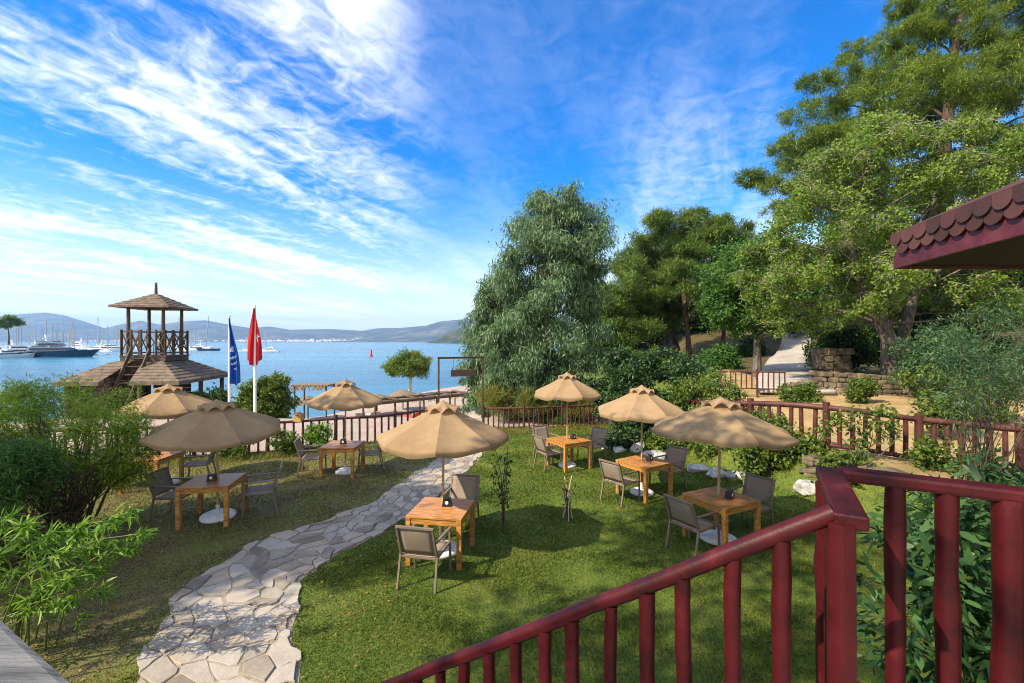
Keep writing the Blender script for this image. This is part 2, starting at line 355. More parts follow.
# fence line at the back of the lawn
FB = [(-14.5, 11.6), (-11.2, 12.4), (-7.66, 13.2), (-4.4, 14.6), (-2.62, 16.2), (-1.07, 17.0), (.7, 17.0), (3.8, 18.0)]
FE = [(5.0, 15.2), (5.9, 12.6), (6.7, 11.2), (7.45, 10.4), (8.9, 10.0), (10.6, 9.5), (12.6, 8.7), (15, 7.6)]
fby = np.interp(GX, [p[0] for p in FB], [p[1] for p in FB])
e = GX - toe(GY)
r_ = sm(e, 1.0, 3.2) * (1 - sm(GY, 30, 42))
g_ = np.where((GX < 4.5), sm(GY - fby, .1, .7), 0) * (1 - sm(GX - coast(GY), 28, 60)) * np.where(GX > 0, 1 - sm(GY, 22, 26), 1)
b_ = sm(e, 3, 7) * sm(GY, 20, 26) * .8 + sm(GX, 13, 17) * sm(GY, 17, 19)
b_ = np.clip(b_, 0, 1) * (GX > 2)
ground = grid_mesh('ground', np.stack([GX, GY, GZ], -1), M['ground']); structure(ground)
ca_ = ground.data.color_attributes.new('zone', 'FLOAT_COLOR', 'POINT')
ca_.data.foreach_set('color', np.stack([r_, g_, b_, np.ones_like(r_)], -1).astype(np.float32).ravel())

# sea
m = bpy.data.materials.new('sea_water'); m.use_nodes = True; t = m.node_tree; p = t.nodes['Principled BSDF']; M['sea'] = m
tcn = N(t, 'ShaderNodeTexCoord'); vec = tcn.outputs['Object']
mp = N(t, 'ShaderNodeMapping'); mp.inputs['Scale'].default_value = (.004, .03, 1); t.links.new(vec, mp.inputs[0])
cr = N(t, 'ShaderNodeValToRGB'); cr.color_ramp.elements[0].position = .38; cr.color_ramp.elements[1].position = .62
cr.color_ramp.elements[0].color = (.010, .090, .18, 1); cr.color_ramp.elements[1].color = (.035, .19, .29, 1)
t.links.new(noise(t, mp.outputs[0], 1.0, 5, .6, .3), cr.inputs[0]); t.links.new(cr.outputs[0], p.inputs['Base Color'])
p.inputs['Roughness'].default_value = .18; p.inputs['IOR'].default_value = 1.33; p.inputs['Specular IOR Level'].default_value = .27
b = N(t, 'ShaderNodeBump'); b.inputs['Strength'].default_value = .9; b.inputs['Distance'].default_value = .25
mp2 = N(t, 'ShaderNodeMapping'); mp2.inputs['Scale'].default_value = (.35, .8, 1); t.links.new(vec, mp2.inputs[0])
t.links.new(noise(t, mp2.outputs[0], 1.0, 6, .65, .4), b.inputs['Height']); t.links.new(b.outputs[0], p.inputs['Normal'])
q = MB(); q.add([(-8800, -90, SEA), (8800, -90, SEA), (8800, 9300, SEA), (-8800, 9300, SEA)], [(0, 1, 2, 3)]); structure(q.build('sea', M['sea']))

# far hills: ridges with depth across the bay
def ridge(name, sky_px, d0, d1, d2, mat_, seed, nx=260, ny=26, rough=.1):
    g = np.random.default_rng(seed); px = np.linspace(sky_px[0][0], sky_px[-1][0], nx)
    top = (CY - np.interp(px, [q[0] for q in sky_px], [q[1] for q in sky_px])) / F * d1 + H
    P = np.zeros((nx, ny, 3)); ph = g.uniform(0, 6, 24); fr = g.uniform(2, 40, 24); fy = g.uniform(1, 9, 24)
    for j in range(ny):
        tt = j / (ny - 1); d = d0 + (d1 - d0) * min(1, tt * 1.45) if tt < .69 else d1 + (d2 - d1) * (tt - .69) / .31
        prof = math.sin(min(1, tt / .69) * math.pi / 2) ** 1.15 if tt < .69 else math.cos((tt - .69) / .31 * math.pi / 2)
        u = px / 300.
        nz = sum(np.sin(fr[k] * u + fy[k] * tt * 3 + ph[k]) / (1 + .12 * fr[k]) for k in range(24)) / 6
        mask = math.sin(math.pi * min(1, tt / .69)) if tt < .69 else .3
        P[:, j, 0] = (px - CX) / F * d; P[:, j, 1] = d
        P[:, j, 2] = SEA - 2 + (top - SEA + 2) * np.clip(prof * (1 + rough * nz * mask), 0, 1.0)
    return structure(grid_mesh(name, P, mat_))
M['hill'] = mat('far_hill', [(.022, .034, .026), (.055, .062, .045), (.14, .12, .09)], .9, .0045, detail=9)
M['head'] = mat('headland_scrub', [(.010, .024, .008), (.026, .045, .014), (.09, .08, .045)], .9, .03, detail=9)
SKY1 = [(-420,318),(-250,312),(-120,320),(-40,321),(0,317),(20,314.5),(45,313),(65,316),(85,322),(105,328.5),(118,325),(140,321),(160,325),(180,322),(205,320.5),(225,324),(250,328),(270,326.5),(290,330),(330,329),(345,330),(362,331),(380,328),(400,328),(425,326),(470,327),(600,325),(760,328)]
SKY2 = [(250,345),(300,343),(360,338),(400,332),(420,327.5),(440,321.5),(460,319.5),(500,317),(560,321),(640,330),(720,344)]
ridge('hills', SKY1, 4900, 6600, 8200, M['hill'], 3)
ridge('hills', SKY2, 4600, 5600, 7000, M['hill'], 5, 160)
ridge('hills', [(425,343.5),(432,341),(442,336),(452,331),(465,326),(490,321),(540,322),(620,330),(700,343)], 1450, 1750, 2300, M['head'], 9, 140)
# far town along the opposite shore
g = np.random.default_rng(4); q = MB()
M['town'] = mat('whitewash', [(.62, .58, .54), (.8, .78, .75)], .8, .1)
for i in range(520):
    px = g.choice([g.uniform(60, 250), g.uniform(225, 335), g.uniform(330, 430), g.uniform(225, 430)]); k = g.random() ** 2.2
    d = 4960 + k * 420; s_ = g.uniform(9, 26)
    hz = SEA + (d - 4900) / 1700 * 1.45 * 150 * .75
    q.box(((px - CX) / F * d, d, hz + 4), (s_ * g.uniform(1, 2), s_, g.uniform(8, 18)))
tag(q.build('town_houses', M['town']), 'scattered white houses along the far shore below the hills', 'houses', kind='stuff')
# haze: one closed box of thin air round everything
q = MB(); q.box((0, 4580, 235), (17900, 9760, 490))
hz = q.build('haze', None); hz.data.materials.clear(); m = bpy.data.materials.new('haze'); m.use_nodes = True; t = m.node_tree
t.nodes.remove(t.nodes['Principled BSDF']); pv = N(t, 'ShaderNodeVolumePrincipled'); pv.inputs['Color'].default_value = (.34, .61, 1, 1)
pv.inputs['Density'].default_value = 1.05e-4; pv.inputs['Anisotropy'].default_value = .2
t.links.new(pv.outputs[0], t.nodes['Material Output'].inputs['Volume']); hz.data.materials.append(m); structure(hz, 'stuff')
hz['label'] = 'pale blue sea haze over the bay'; hz['category'] = 'haze'

# promenade strip beyond the fence is part of the ground; the ramp on the right
def strip(name, pts, halfw, mat_, dz=.012, n=24):
    pts = np.array(pts, float); tt = np.linspace(0, len(pts) - 1, n); C = np.stack([np.interp(tt, range(len(pts)), pts[:, k]) for k in range(2)], -1)
    T = np.gradient(C, axis=0); T /= np.linalg.norm(T, axis=1)[:, None]; Nn = np.stack([T[:, 1], -T[:, 0]], -1)
    cols = [-1, -.5, 0, .5, 1]; P = np.zeros((n, 5, 3))
    for j, s_ in enumerate(cols):
        P[:, j, :2] = C + Nn * halfw * s_
    zc = terrain(C[:, 0], C[:, 1]); P[:, :, 2] = (np.maximum(terrain(P[:, :, 0], P[:, :, 1]), zc[:, None]) + dz)
    o = grid_mesh(name, P, mat_); so = o.modifiers.new('thick', 'SOLIDIFY'); so.thickness = .18; so.offset = -1; return structure(o)
RAMP = [(11.6, 18.6), (13.0, 21.5), (17.5, 29), (23, 38), (30, 48), (36, 58)]
strip('ramp_path', RAMP, 1.35, M['concrete'], .05)

# flagstone path: mortar bed and irregular stones
def pathpt(s_, t_):
    f = s_ * (len(PLw) - 1); a = PLw, PRw
    l = np.array([np.interp(f, range(len(PLw)), PLw[:, k]) for k in range(2)]); r = np.array([np.interp(f, range(len(PRw)), PRw[:, k]) for k in range(2)])
    return l + (r - l) * t_
mid = (PLw + PRw) / 2; seglen = np.r_[0, np.cumsum(np.linalg.norm(np.diff(mid, axis=0), axis=1))]; LP = seglen[-1]; WP = 1.62
def path_world(s_, t_):
    s2 = s_ + .07 * math.sin(5.3 * t_ + 3.1 * s_) + .03 * math.sin(13 * t_ - 7 * s_) + .012 * math.sin(31 * t_ + 23 * s_)
    t2 = t_ + .04 * math.sin(4.7 * s_ + 2.9 * t_ + 1) + .02 * math.sin(11.3 * s_ - 5 * t_) + .012 * math.sin(27 * s_ + 19 * t_)
    fr = np.interp(s2, seglen, np.arange(len(seglen))) / (len(PLw) - 1); return pathpt(fr, t2 / WP)
P = np.array([[[*path_world(LP * i / 90, WP * (.01 + .98 * j / 8)), .005 + .019 * math.sin(math.pi * j / 8) ** .5] for j in range(9)] for i in range(91)])
bed = structure(grid_mesh('path', P, M['mortar']))
def clip(poly, nx_, ny_, c_):
    out = []
    for i in range(len(poly)):
        a, b_ = poly[i], poly[(i + 1) % len(poly)]; da = a[0] * nx_ + a[1] * ny_ - c_; db = b_[0] * nx_ + b_[1] * ny_ - c_
        if da <= 0: out.append(a)
        if da * db < 0:
            k = da / (da - db); out.append((a[0] + (b_[0] - a[0]) * k, a[1] + (b_[1] - a[1]) * k))
    return out
g = np.random.default_rng(12); seeds = []
tries = 0
while tries < 9000:
    tries += 1; c_ = (g.uniform(-.1, LP + .1), g.uniform(.02, WP - .02)); rmin = .17 + .36 * g.random() ** .8
    if all((c_[0] - s[0]) ** 2 + (c_[1] - s[1]) ** 2 > rmin ** 2 for s in seeds): seeds.append(c_)
M['slab'] = mat('flagstone_slabs', [(.16, .132, .10), (.285, .246, .195), (.38, .342, .285), (.33, .258, .18)], .72, 2.8, bump=.75, bscale=9, spec=.3, detail=9, island=True)
q = MB()
for i, s in enumerate(seeds):
    poly = [(max(0, s[0] - .8), max(0, s[1] - .8)), (min(LP, s[0] + .8), max(0, s[1] - .8)), (min(LP, s[0] + .8), min(WP, s[1] + .8)), (max(0, s[0] - .8), min(WP, s[1] + .8))]
    for j, o_ in enumerate(seeds):
        if i == j: continue
        dx_, dy_ = o_[0] - s[0], o_[1] - s[1]; dd = math.hypot(dx_, dy_)
        if dd > 1.4: continue
        poly = clip(poly, dx_ / dd, dy_ / dd, (dx_ * (o_[0] + s[0]) + dy_ * (o_[1] + s[1])) / 2 / dd - g.uniform(.004, .017))
        if len(poly) < 3: break
    if len(poly) < 3: continue
    pts = []
    n = len(poly)
    cx_ = sum(a[0] for a in poly) / n; cy_ = sum(a[1] for a in poly) / n
    for k in range(n):   # subdivide, round off corners and roughen the outline
        a, b_ = poly[k], poly[(k + 1) % n]; L_ = math.hypot(b_[0] - a[0], b_[1] - a[1])
        if L_ < .03: continue
        nn = max(2, int(L_ / .07))
        for h in range(nn):
            f = .07 + .86 * h / (nn - 1); x_ = a[0] + (b_[0] - a[0]) * f; y_ = a[1] + (b_[1] - a[1]) * f
            w_ = 1 - g.uniform(0, .06) ; pts.append((cx_ + (x_ - cx_) * w_, cy_ + (y_ - cy_) * w_))
    if len(pts) < 4: continue
    if any(p_[1] < .03 or p_[1] > WP - .03 for p_ in pts):
        k_ = g.uniform(-.05, .09); pts = [(p_[0], min(max(p_[1], k_ if s[1] < WP / 2 else -9), WP - k_ if s[1] > WP / 2 else 9)) for p_ in pts]
    tilt = (g.normal(0, .012), g.normal(0, .012)); h_ = g.uniform(.026, .042)
    W = [path_world(*p_) for p_ in pts]; cw = np.mean(W, axis=0); n = len(W)
    zt = [h_ + (w_ - cw) @ tilt for w_ in W]
    vs = [(w_[0], w_[1], -.01) for w_ in W] + [(w_[0], w_[1], z_ - .008) for w_, z_ in zip(W, zt)] + [(cw[0] + (w_[0] - cw[0]) * .955, cw[1] + (w_[1] - cw[1]) * .955, z_) for w_, z_ in zip(W, zt)]
    q.add(vs, [(k, (k + 1) % n, n + (k + 1) % n, n + k) for k in range(n)] + [(n + k, n + (k + 1) % n, 2 * n + (k + 1) % n, 2 * n + k) for k in range(n)] + [tuple(range(2 * n, 3 * n))])
o = q.build('path_stones', M['slab'], bed); structure(o)

# lawn blades
def fan(n, seed):
    g = np.random.default_rng(seed); d = 4.1 * (18 / 4.1) ** (g.random(n) ** .9); px = g.uniform(-20, 1044, n); return (px - CX) / F * d, d, g
bx, by, g = fan(640000, 21)
jx, jy = bx + g.normal(0, .035, len(bx)), by + g.normal(0, .035, len(bx))
keep = ~(inside(path_poly, jx, jy) & inside(path_poly, bx + .05 * vnoise(by, bx, 9), by + .05 * vnoise(bx, by, 11))) & (by < np.interp(bx, [p[0] for p in FB], [p[1] for p in FB]) - .1) & (bx < toe(by) + .6) & (bx > -12)
bx, by = bx[keep], by[keep]
keep = g.random(len(bx)) < np.where(bx < -5 + .25 * by, .5, 1.0)
bx, by = bx[keep], by[keep]; n = len(bx)
# spill of grass over the path's edge
a = g.uniform(0, 2 * math.pi, n); sc = np.clip(by / 6, .8, 2.2); hgt = g.uniform(.016, .038, n) * (1 + .5 * vnoise(bx, by, 2.3)) * np.where(bx < -5 + .25 * by, .8, 1) * sc ** .5
wd = g.uniform(.004, .008, n) * sc
p0 = np.stack([bx, by, terrain(bx, by) - .003], -1); dirx = np.stack([np.cos(a), np.sin(a), 0 * a], -1)
b2 = g.uniform(0, 2 * math.pi, n); lean = np.stack([np.cos(b2), np.sin(b2), 0 * a], -1) * (hgt * g.uniform(.2, .9, n))[:, None]
tip = p0 + lean + np.stack([0 * a, 0 * a, hgt], -1)
V = np.stack([p0 - dirx * wd[:, None], p0 + dirx * wd[:, None], tip], 1)
o = np_mesh('grass', V, 3, M['blades']); tag(o, 'short mown lawn grass on both sides of the stone path', 'grass', kind='stuff')
# ------------------------------------------------------------------ terrace, stairs and the red railing in front
TZ = 1.85
q = MB(); q.prism([(-1.6, 1.25), (-.35, .6), (1.0, 1.5), (1.36, 1.93), (1.95, 1.6), (6.0, -.9), (6.0, -5), (-5, -5), (-5, 3.0)], -.2, TZ); structure(q.build('terrace', M['concrete']))
sd = Vector((-.855, .518, 0)); sn = Vector((-.518, -.855, 0)); s0 = Vector((1.03, 1.52, 0)); q = MB()
for k in range(10):
    a = s0 + sd * (.28 * k); zt = TZ - .185 * (k + 1)
    c4 = [a, a + sd * .30, a + sd * .30 + sn * 1.2, a + sn * 1.2]; q.prism([(c.x, c.y) for c in c4], -.2, zt + .002 * k)
structure(q.build('stairs', M['concrete']))
rail = thing('railing', 'dark red log railing of the stairs and terrace in the right foreground', 'railing', (1.085, 1.5, TZ))
ro = Vector(rail.location)
def L_(v): return Vector(v) - ro
q = MB()
q.tube([L_((1.085, 1.5, 1.55)), L_((1.086, 1.5, 2.2)), L_((1.085, 1.5, 2.755))], [.046, .045, .044], 6); q.build('corner_post', M['rail'], rail, .004)
post_b = Vector((1.40, 1.97, 0))
def logpts(a, b, r, seed, n=12, wob=.05):
    g = np.random.default_rng(seed); a, b = Vector(a), Vector(b); P = []; Rr = []
    for i in range(n):
        f = i / (n - 1); P.append(a.lerp(b, f) + Vector(g.normal(0, .0022, 3))); Rr.append(r * (1 + g.normal(0, wob)))
    return P, Rr
# descending stair rail
A = Vector((1.075, 1.515, 2.782)); Dn = Vector((-.132, .08, -.1035)) ; B = A + Dn * 19
P_, R_ = logpts(L_(A), L_(B), .033, 2, 22, .025); q = MB(); q.tube(P_, R_, 14); q.build('handrail', M['rail'], rail)
for k in range(1, 19):
    g = np.random.default_rng(60 + k); c = A + Dn * (k * 1.0 + (.12 if k in (3, 6) else 0)); r = .0295 * g.uniform(.92, 1.08)
    P_, R_ = logpts(L_((c.x, c.y, c.z - .02)), L_((c.x + g.normal(0, .004), c.y, c.z - 1.0)), r, 80 + k, 8)
    q = MB(); q.tube(P_, R_, 12); q.build('baluster', M['rail'], rail)
# bottom stringer of the stairs
q = MB(); q.bar(L_(A + Vector((0, 0, -.93))), L_(B + Vector((0, 0, -.93))), .05, .10); q.build('bottom_rail', M['rail'], rail, .004)
# flat cap from the corner post back to the second corner, then right
C0 = Vector((1.095, 1.47, 2.765)); C1 = Vector((1.42, 2.04, 2.765)); C2 = Vector((3.6, .72, 2.765))
q = MB(); q.bar(L_(C0), L_(C1), .098, .05); q.build('cap_board', M['rail'], rail, .009)
q = MB(); q.bar(L_(C1 + (C2 - C1).normalized() * .03), L_(C2), .085, .056); q.build('top_rail', M['rail'], rail, .016)
for c, r in (((1.335, 1.93), .040), ((1.275, 1.80), .032)):
    P_, R_ = logpts(L_((c[0], c[1], 1.55)), L_((c[0], c[1], 2.75)), r, int(c[0] * 100), 8); q = MB(); q.tube(P_, R_, 12); q.build('baluster', M['rail'], rail)
dr = (C2 - C1).normalized()
for k, s_ in enumerate((.23, .393, .566, .73, .90, 1.07, 1.24, 1.42, 1.60)):
    c = C1 + dr * s_; r = (.037, .039, .047, .038, .04, .037, .039, .04, .038)[k]
    P_, R_ = logpts(L_((c.x, c.y, 1.5)), L_((c.x, c.y, 2.745)), r, 140 + k, 9); q = MB(); q.tube(P_, R_, 14); q.build('baluster', M['rail'], rail)
q = MB(); q.bar(L_(C1 + Vector((0, 0, -.95))), L_(C2 + Vector((0, 0, -.95))), .06, .07); q.build('bottom_rail', M['rail'], rail, .004)
# weathered grey rail in the near left corner
gr = thing('grey_railing', 'weathered silver grey wooden rail in the bottom left corner', 'railing', (-1.3, 1.15, TZ)); go = Vector(gr.location)
a = Vector((-2.6, 1.84, 2.54)); b_ = Vector((-.72, .795, 2.54))
q = MB(); q.bar(a - go, b_ - go, .13, .12); q.build('top_rail', M['greywood'], gr, .02)
for k in range(9):
    c = a.lerp(b_, .03 + k * .118) - go; q = MB(); q.tube([(c.x, c.y, 2.46 - TZ), (c.x, c.y, 0)], .035, 10); q.build('baluster', M['greywood'], gr)

# ------------------------------------------------------------------ overhanging shingled eave at the upper right
ev = thing('shingled_roof', 'overhanging roof edge with red fascia and two rows of scalloped shingles', 'roof', (3.9, 4.7, 4.0)); eo = Vector(ev.location)
E0 = Vector((3.90, 4.62, 4.09)); ed = Vector((-.36, -1.53, 0)).normalized(); EL = 6.5; E1 = E0 + ed * EL; en = Vector((-ed.y, ed.x, 0))   # en points right/away
if en.x < 0: en = -en
q = MB(); z = Vector((0, 0, 1))
q.bar(E0 + z * .085 - eo, E1 + z * .085 - eo, .03, .17); q.build('fascia_board', M['fascia'], ev, .004)
far = E0 + en * .0
q = MB(); q.bar(E0 + Vector((.0, .02, .05)) - eo, E0 + Vector((5.5, .12, .05)) - eo, .03, .10); q.build('fascia_board', M['fascia'], ev, .004)
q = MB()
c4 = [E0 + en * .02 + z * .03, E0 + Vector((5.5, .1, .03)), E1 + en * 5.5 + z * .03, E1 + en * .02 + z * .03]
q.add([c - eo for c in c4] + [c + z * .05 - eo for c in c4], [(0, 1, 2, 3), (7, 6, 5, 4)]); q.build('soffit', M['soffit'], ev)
# roof slab rising to the right
rs = en * 5.2 + z * 2.3
q = MB(); up0 = [E0 + z * .33 + en * .05 - ed * .03, E1 + z * .33 + en * .05]; c4 = [up0[0], up0[1], up0[1] + rs, up0[0] + rs + Vector((0, 0, 0))]
q.add([c - eo for c in c4] + [c + z * .06 - eo for c in c4], [(3, 2, 1, 0), (4, 5, 6, 7), (0, 1, 5, 4), (1, 2, 6, 5), (2, 3, 7, 6), (3, 0, 4, 7)]); q.build('roof_deck', M['shingle'], ev)
for row in range(2):   # scalloped shingle rows hung on the edge
    q = MB(); wd_ = .185; nsh = int(EL / wd_)
    for k in range(nsh):
        s_ = (k + .5 * (1 - row)) * wd_; c = E0 + ed * (s_ + wd_ / 2) - en * (.021 + .008 * (1 - row) * 0 + .012 * row)
        zt = .345 if row else .26; zb = .225 if row else .135
        prof = [(-.5, zt), (.5, zt)] + [(.5 * math.cos(t), zb + .06 - .07 * math.sin(t)) for t in np.linspace(0, math.pi, 10)]
        pts = [c + ed * (wd_ * .97 * x) + z * y - en * (.012 * (1 - (y - zb) / .2)) for x, y in prof]; n = len(pts); off = -en * .012
        q.add([p - eo for p in pts] + [p + off - eo for p in pts], [tuple(range(n)), tuple(reversed(range(n, 2 * n)))] + [(i, n + i, n + (i + 1) % n, (i + 1) % n) for i in range(n)])
    q.build('shingle_row', M['shingle'], ev)

# ------------------------------------------------------------------ fences
def fence(name, label, line, hgt, step, r, zfun, group=None, post_every=8, mat_=None):
    mat_ = mat_ or M['fence']
    o = thing(name, label, 'fence', (line[0][0], line[0][1], zfun(*line[0])), 0, group); oo = Vector(o.location)
    P = np.array(line, float); sl = np.r_[0, np.cumsum(np.linalg.norm(np.diff(P, axis=0), axis=1))]; Ltot = sl[-1]
    def pt(s_): x, y = np.interp(s_, sl, P[:, 0]), np.interp(s_, sl, P[:, 1]); return Vector((x, y, zfun(x, y)))
    def rail_(nm, h, rr):
        q = MB(); ss = sorted(set(list(np.arange(0, Ltot, 1.2)) + [Ltot] + list(sl)))
        g = np.random.default_rng(int(h * 100)); q.tube([pt(s_) + Vector((0, 0, h + g.normal(0, .008))) - oo for s_ in ss], [rr * (1 + g.normal(0, .06)) for _ in ss], 8); q.build(nm, mat_, o)
    rail_('top_rail', hgt, r * 1.35); rail_('bottom_rail', .10, r * .95)
    n = int(Ltot / step); bm_ = None; pm_ = None
    for k in range(n + 1):
        p = pt(min(Ltot, k * step)) - oo; isp = k % post_every == 0
        if isp:
            if pm_ is None: q = MB(); q.tube([(0, 0, -.25), (0, 0, hgt * .5), (0, 0, hgt + .12)], [r * 1.75, r * 1.7, r * 1.65], 8); pm_ = q.build('post', mat_, o); ob = pm_
            else: ob = pm_.copy(); COL.objects.link(ob); ob.parent = o
        else:
            if bm_ is None: q = MB(); q.tube([(0, 0, .06), (.004, 0, hgt * .5), (0, .003, hgt)], [r, r * 1.05, r * .97], 8); bm_ = q.build('baluster', mat_, o); ob = bm_
            else: ob = bm_.copy(); COL.objects.link(ob); ob.parent = o
        ob.location = p; ob.rotation_euler = (random.gauss(0, .012), random.gauss(0, .012), random.uniform(0, 6))
fence('log_fence', 'low red brown log fence along the back of the lawn left of the gate', FB[:5], .95, .235, .032, gz, 'log fences')
fence('log_fence', 'low red brown log fence behind the lawn between gate frame and grey tree', FB[5:], .86, .19, .027, gz, 'log fences')
fence('log_fence', 'brown log fence on the bank in front of the ochre earth, overgrown with climbers', FE, .96, .25, .047, gz, 'log fences', 7)
RF = [tuple(at(720, 0, 19.0)[:2]), tuple(at(786, 0, 18.3)[:2])]
fence('log_fence', 'short red fence beside the bottom of the pale ramp', RF, .78, .20, .026, lambda x, y: 1.33, 'log fences', 7)

# gate frame with hanging sign board
gt = thing('gate_frame', 'rusty square steel gate frame with a dark board hanging from it', 'gate', (-1.85, 16.6, 0))
x0, x1 = -.77, .77
q = MB(); q.box((x0, -.35, 1.37), (.06, .06, 2.76)); q.build('post', M['rust'], gt, .006)
q = MB(); q.box((x1, .35, 1.37), (.06, .06, 2.76)); q.build('post', M['rust'], gt, .006)
q = MB(); q.bar((x0 - .03, -.364, 2.76), (x1 + .03, .364, 2.76), .06, .07); q.build('crossbar', M['rust'], gt, .006)
sg = MB(); sg.bar((-.36, -.16, 2.20), (.52, .24, 2.20), .05, .24); sgn = sg.build('sign_board', M['plank'], gt, .008)
q = MB(); q.tube([(-.28, -.12, 2.32), (-.28, -.12, 2.73)], .008, 6); q.tube([(.44, .2, 2.32), (.44, .2, 2.73)], .008, 6); q.build('chain', M['rust'], sgn)
# small wooden lantern on the fence post
ln = thing('post_lantern', 'small amber wooden lantern on a fence post left of the middle', 'lantern', (-6.43, 13.72, gz(-6.43, 13.72) + .93))
M['amber'] = mat('amber_wood', [(.42, .24, .06), (.55, .34, .10)], .5, 5)
q = MB(); q.box((0, 0, .11), (.22, .22, .2)); q.build('box', M['amber'], ln, .01)
q = MB(); q.lathe([(.19, .22), (.14, .25), (.03, .30)], 4); q.build('cap', M['oldwood'], ln)

# ------------------------------------------------------------------ dry stone wall and boulders on the right
def wall(name, label, line, h0, h1, th, seed, mat_):
    g = np.random.default_rng(seed); q = MB(); P = np.array(line, float); sl = np.r_[0, np.cumsum(np.linalg.norm(np.diff(P, axis=0), axis=1))]
    s_ = 0.; rows = 5
    for r_i in range(rows):
        s_ = -g.uniform(0, .3)
        while s_ < sl[-1]:
            wd_ = g.uniform(.16, .5); c = min(sl[-1], max(0, s_ + wd_ / 2)); x, y = np.interp(c, sl, P[:, 0]), np.interp(c, sl, P[:, 1])
            j = min(len(P) - 2, np.searchsorted(sl, c, 'right') - 1); an = math.atan2(P[j + 1, 1] - P[j, 1], P[j + 1, 0] - P[j, 0])
            hh = np.interp(c / sl[-1], [0, 1], [h0, h1]) / rows; zc = gz(x, y) - .1 + hh * (r_i + .5)
            q.box((x, y, zc), (wd_ * g.uniform(.9, 1.08), th * g.uniform(.85, 1.2), hh * g.uniform(.8, 1.25)), Matrix.Rotation(an + g.normal(0, .08), 3, 'Z') @ Matrix.Rotation(g.normal(0, .14), 3, 'Y'))
            s_ += wd_
    o = q.build(name, mat_, None, .05); return tag(o, label, 'wall')
WY = 18.2
wall('stone_wall', 'low rubble stone wall right of the ramp under the forked tree', [at(816, 0, WY + .4)[:2], at(850, 0, WY)[:2], at(905, 0, WY - .5)[:2], at(985, 0, WY - 1.5)[:2]], 1.05, .62, .42, 3, M['drywall'])
wall('stone_pier', 'dark square stone pier above the low wall beside the ramp', [at(818, 0, 23.5)[:2], at(844, 0, 23.5)[:2]], 1.75, 1.75, .8, 5, M['drywall'])
wall('kerb_wall', 'short stone kerb across the foot of the ramp', [at(787, 0, 18.4)[:2], at(815, 0, 18.5)[:2]], .62, .7, .4, 6, M['drywall'])
wall('terrace_wall', 'rough stone edging of the bank below the overgrown fence', [at(812, 0, 9.9)[:2], at(850, 0, 9.3)[:2], at(900, 0, 8.6)[:2]], .42, .3, .35, 8, M['drywall'])
def boulder(label, loc, size, seed, group='pale boulders along the lawn edge'):
    bm = bmesh.new(); bmesh.ops.create_icosphere(bm, subdivisions=4, radius=1); g = np.random.default_rng(seed); pl = [(Vector(g.normal(0, 1, 3)).normalized(), g.uniform(.62, .9)) for _ in range(14)]
    ph = g.uniform(0, 6, 6)
    for v_ in bm.verts:
        d_ = v_.co.normalized(); r_ = 1.
        for nrm, k in pl:
            c = d_.dot(nrm)
            if c > 0.01: r_ = min(r_, k / c)
        r_ *= 1 + .035 * math.sin(7 * d_.x + ph[0]) * math.sin(6 * d_.y + ph[1]) + .02 * math.sin(15 * d_.z + ph[2] + 8 * d_.x)
        v_.co = Vector((d_.x * r_ * size[0], d_.y * r_ * size[1], d_.z * r_ * size[2]))
    me = bpy.data.meshes.new('boulder'); bm.to_mesh(me); bm.free(); me.materials.append(M['rock']); me.polygons.foreach_set('use_smooth', [True] * len(me.polygons))
    o = bpy.data.objects.new('boulder', me); COL.objects.link(o); o.location = (loc[0], loc[1], gz(*loc[:2]) + size[2] * .35); tag(o, label, 'boulder', group)
boulder('large pale boulder beside the corner post of the red railing', gnd(806, 502), (.30, .25, .2), 1)
boulder('grey boulder behind the chair at the middle right table', gnd(641, 452), (.36, .25, .24), 2)
boulder('long white flat boulder behind the middle right table', gnd(657, 459), (.48, .26, .2), 3)
boulder('small pale stone left of the grey boulder behind the middle table', gnd(619, 452), (.24, .18, .15), 4)
boulder('flat greenish white stone at the lawn edge right of the grey chair', gnd(697, 472), (.36, .24, .14), 5)
boulder('round pale stone by the far right chair of the back table', gnd(607, 449), (.2, .17, .13), 6)
boulder('grey stone behind the pole of the front right table', gnd(716, 478), (.26, .22, .17), 7)
boulder('pale stone hidden behind the black box of the front right table', gnd(735, 482), (.28, .2, .16), 8)

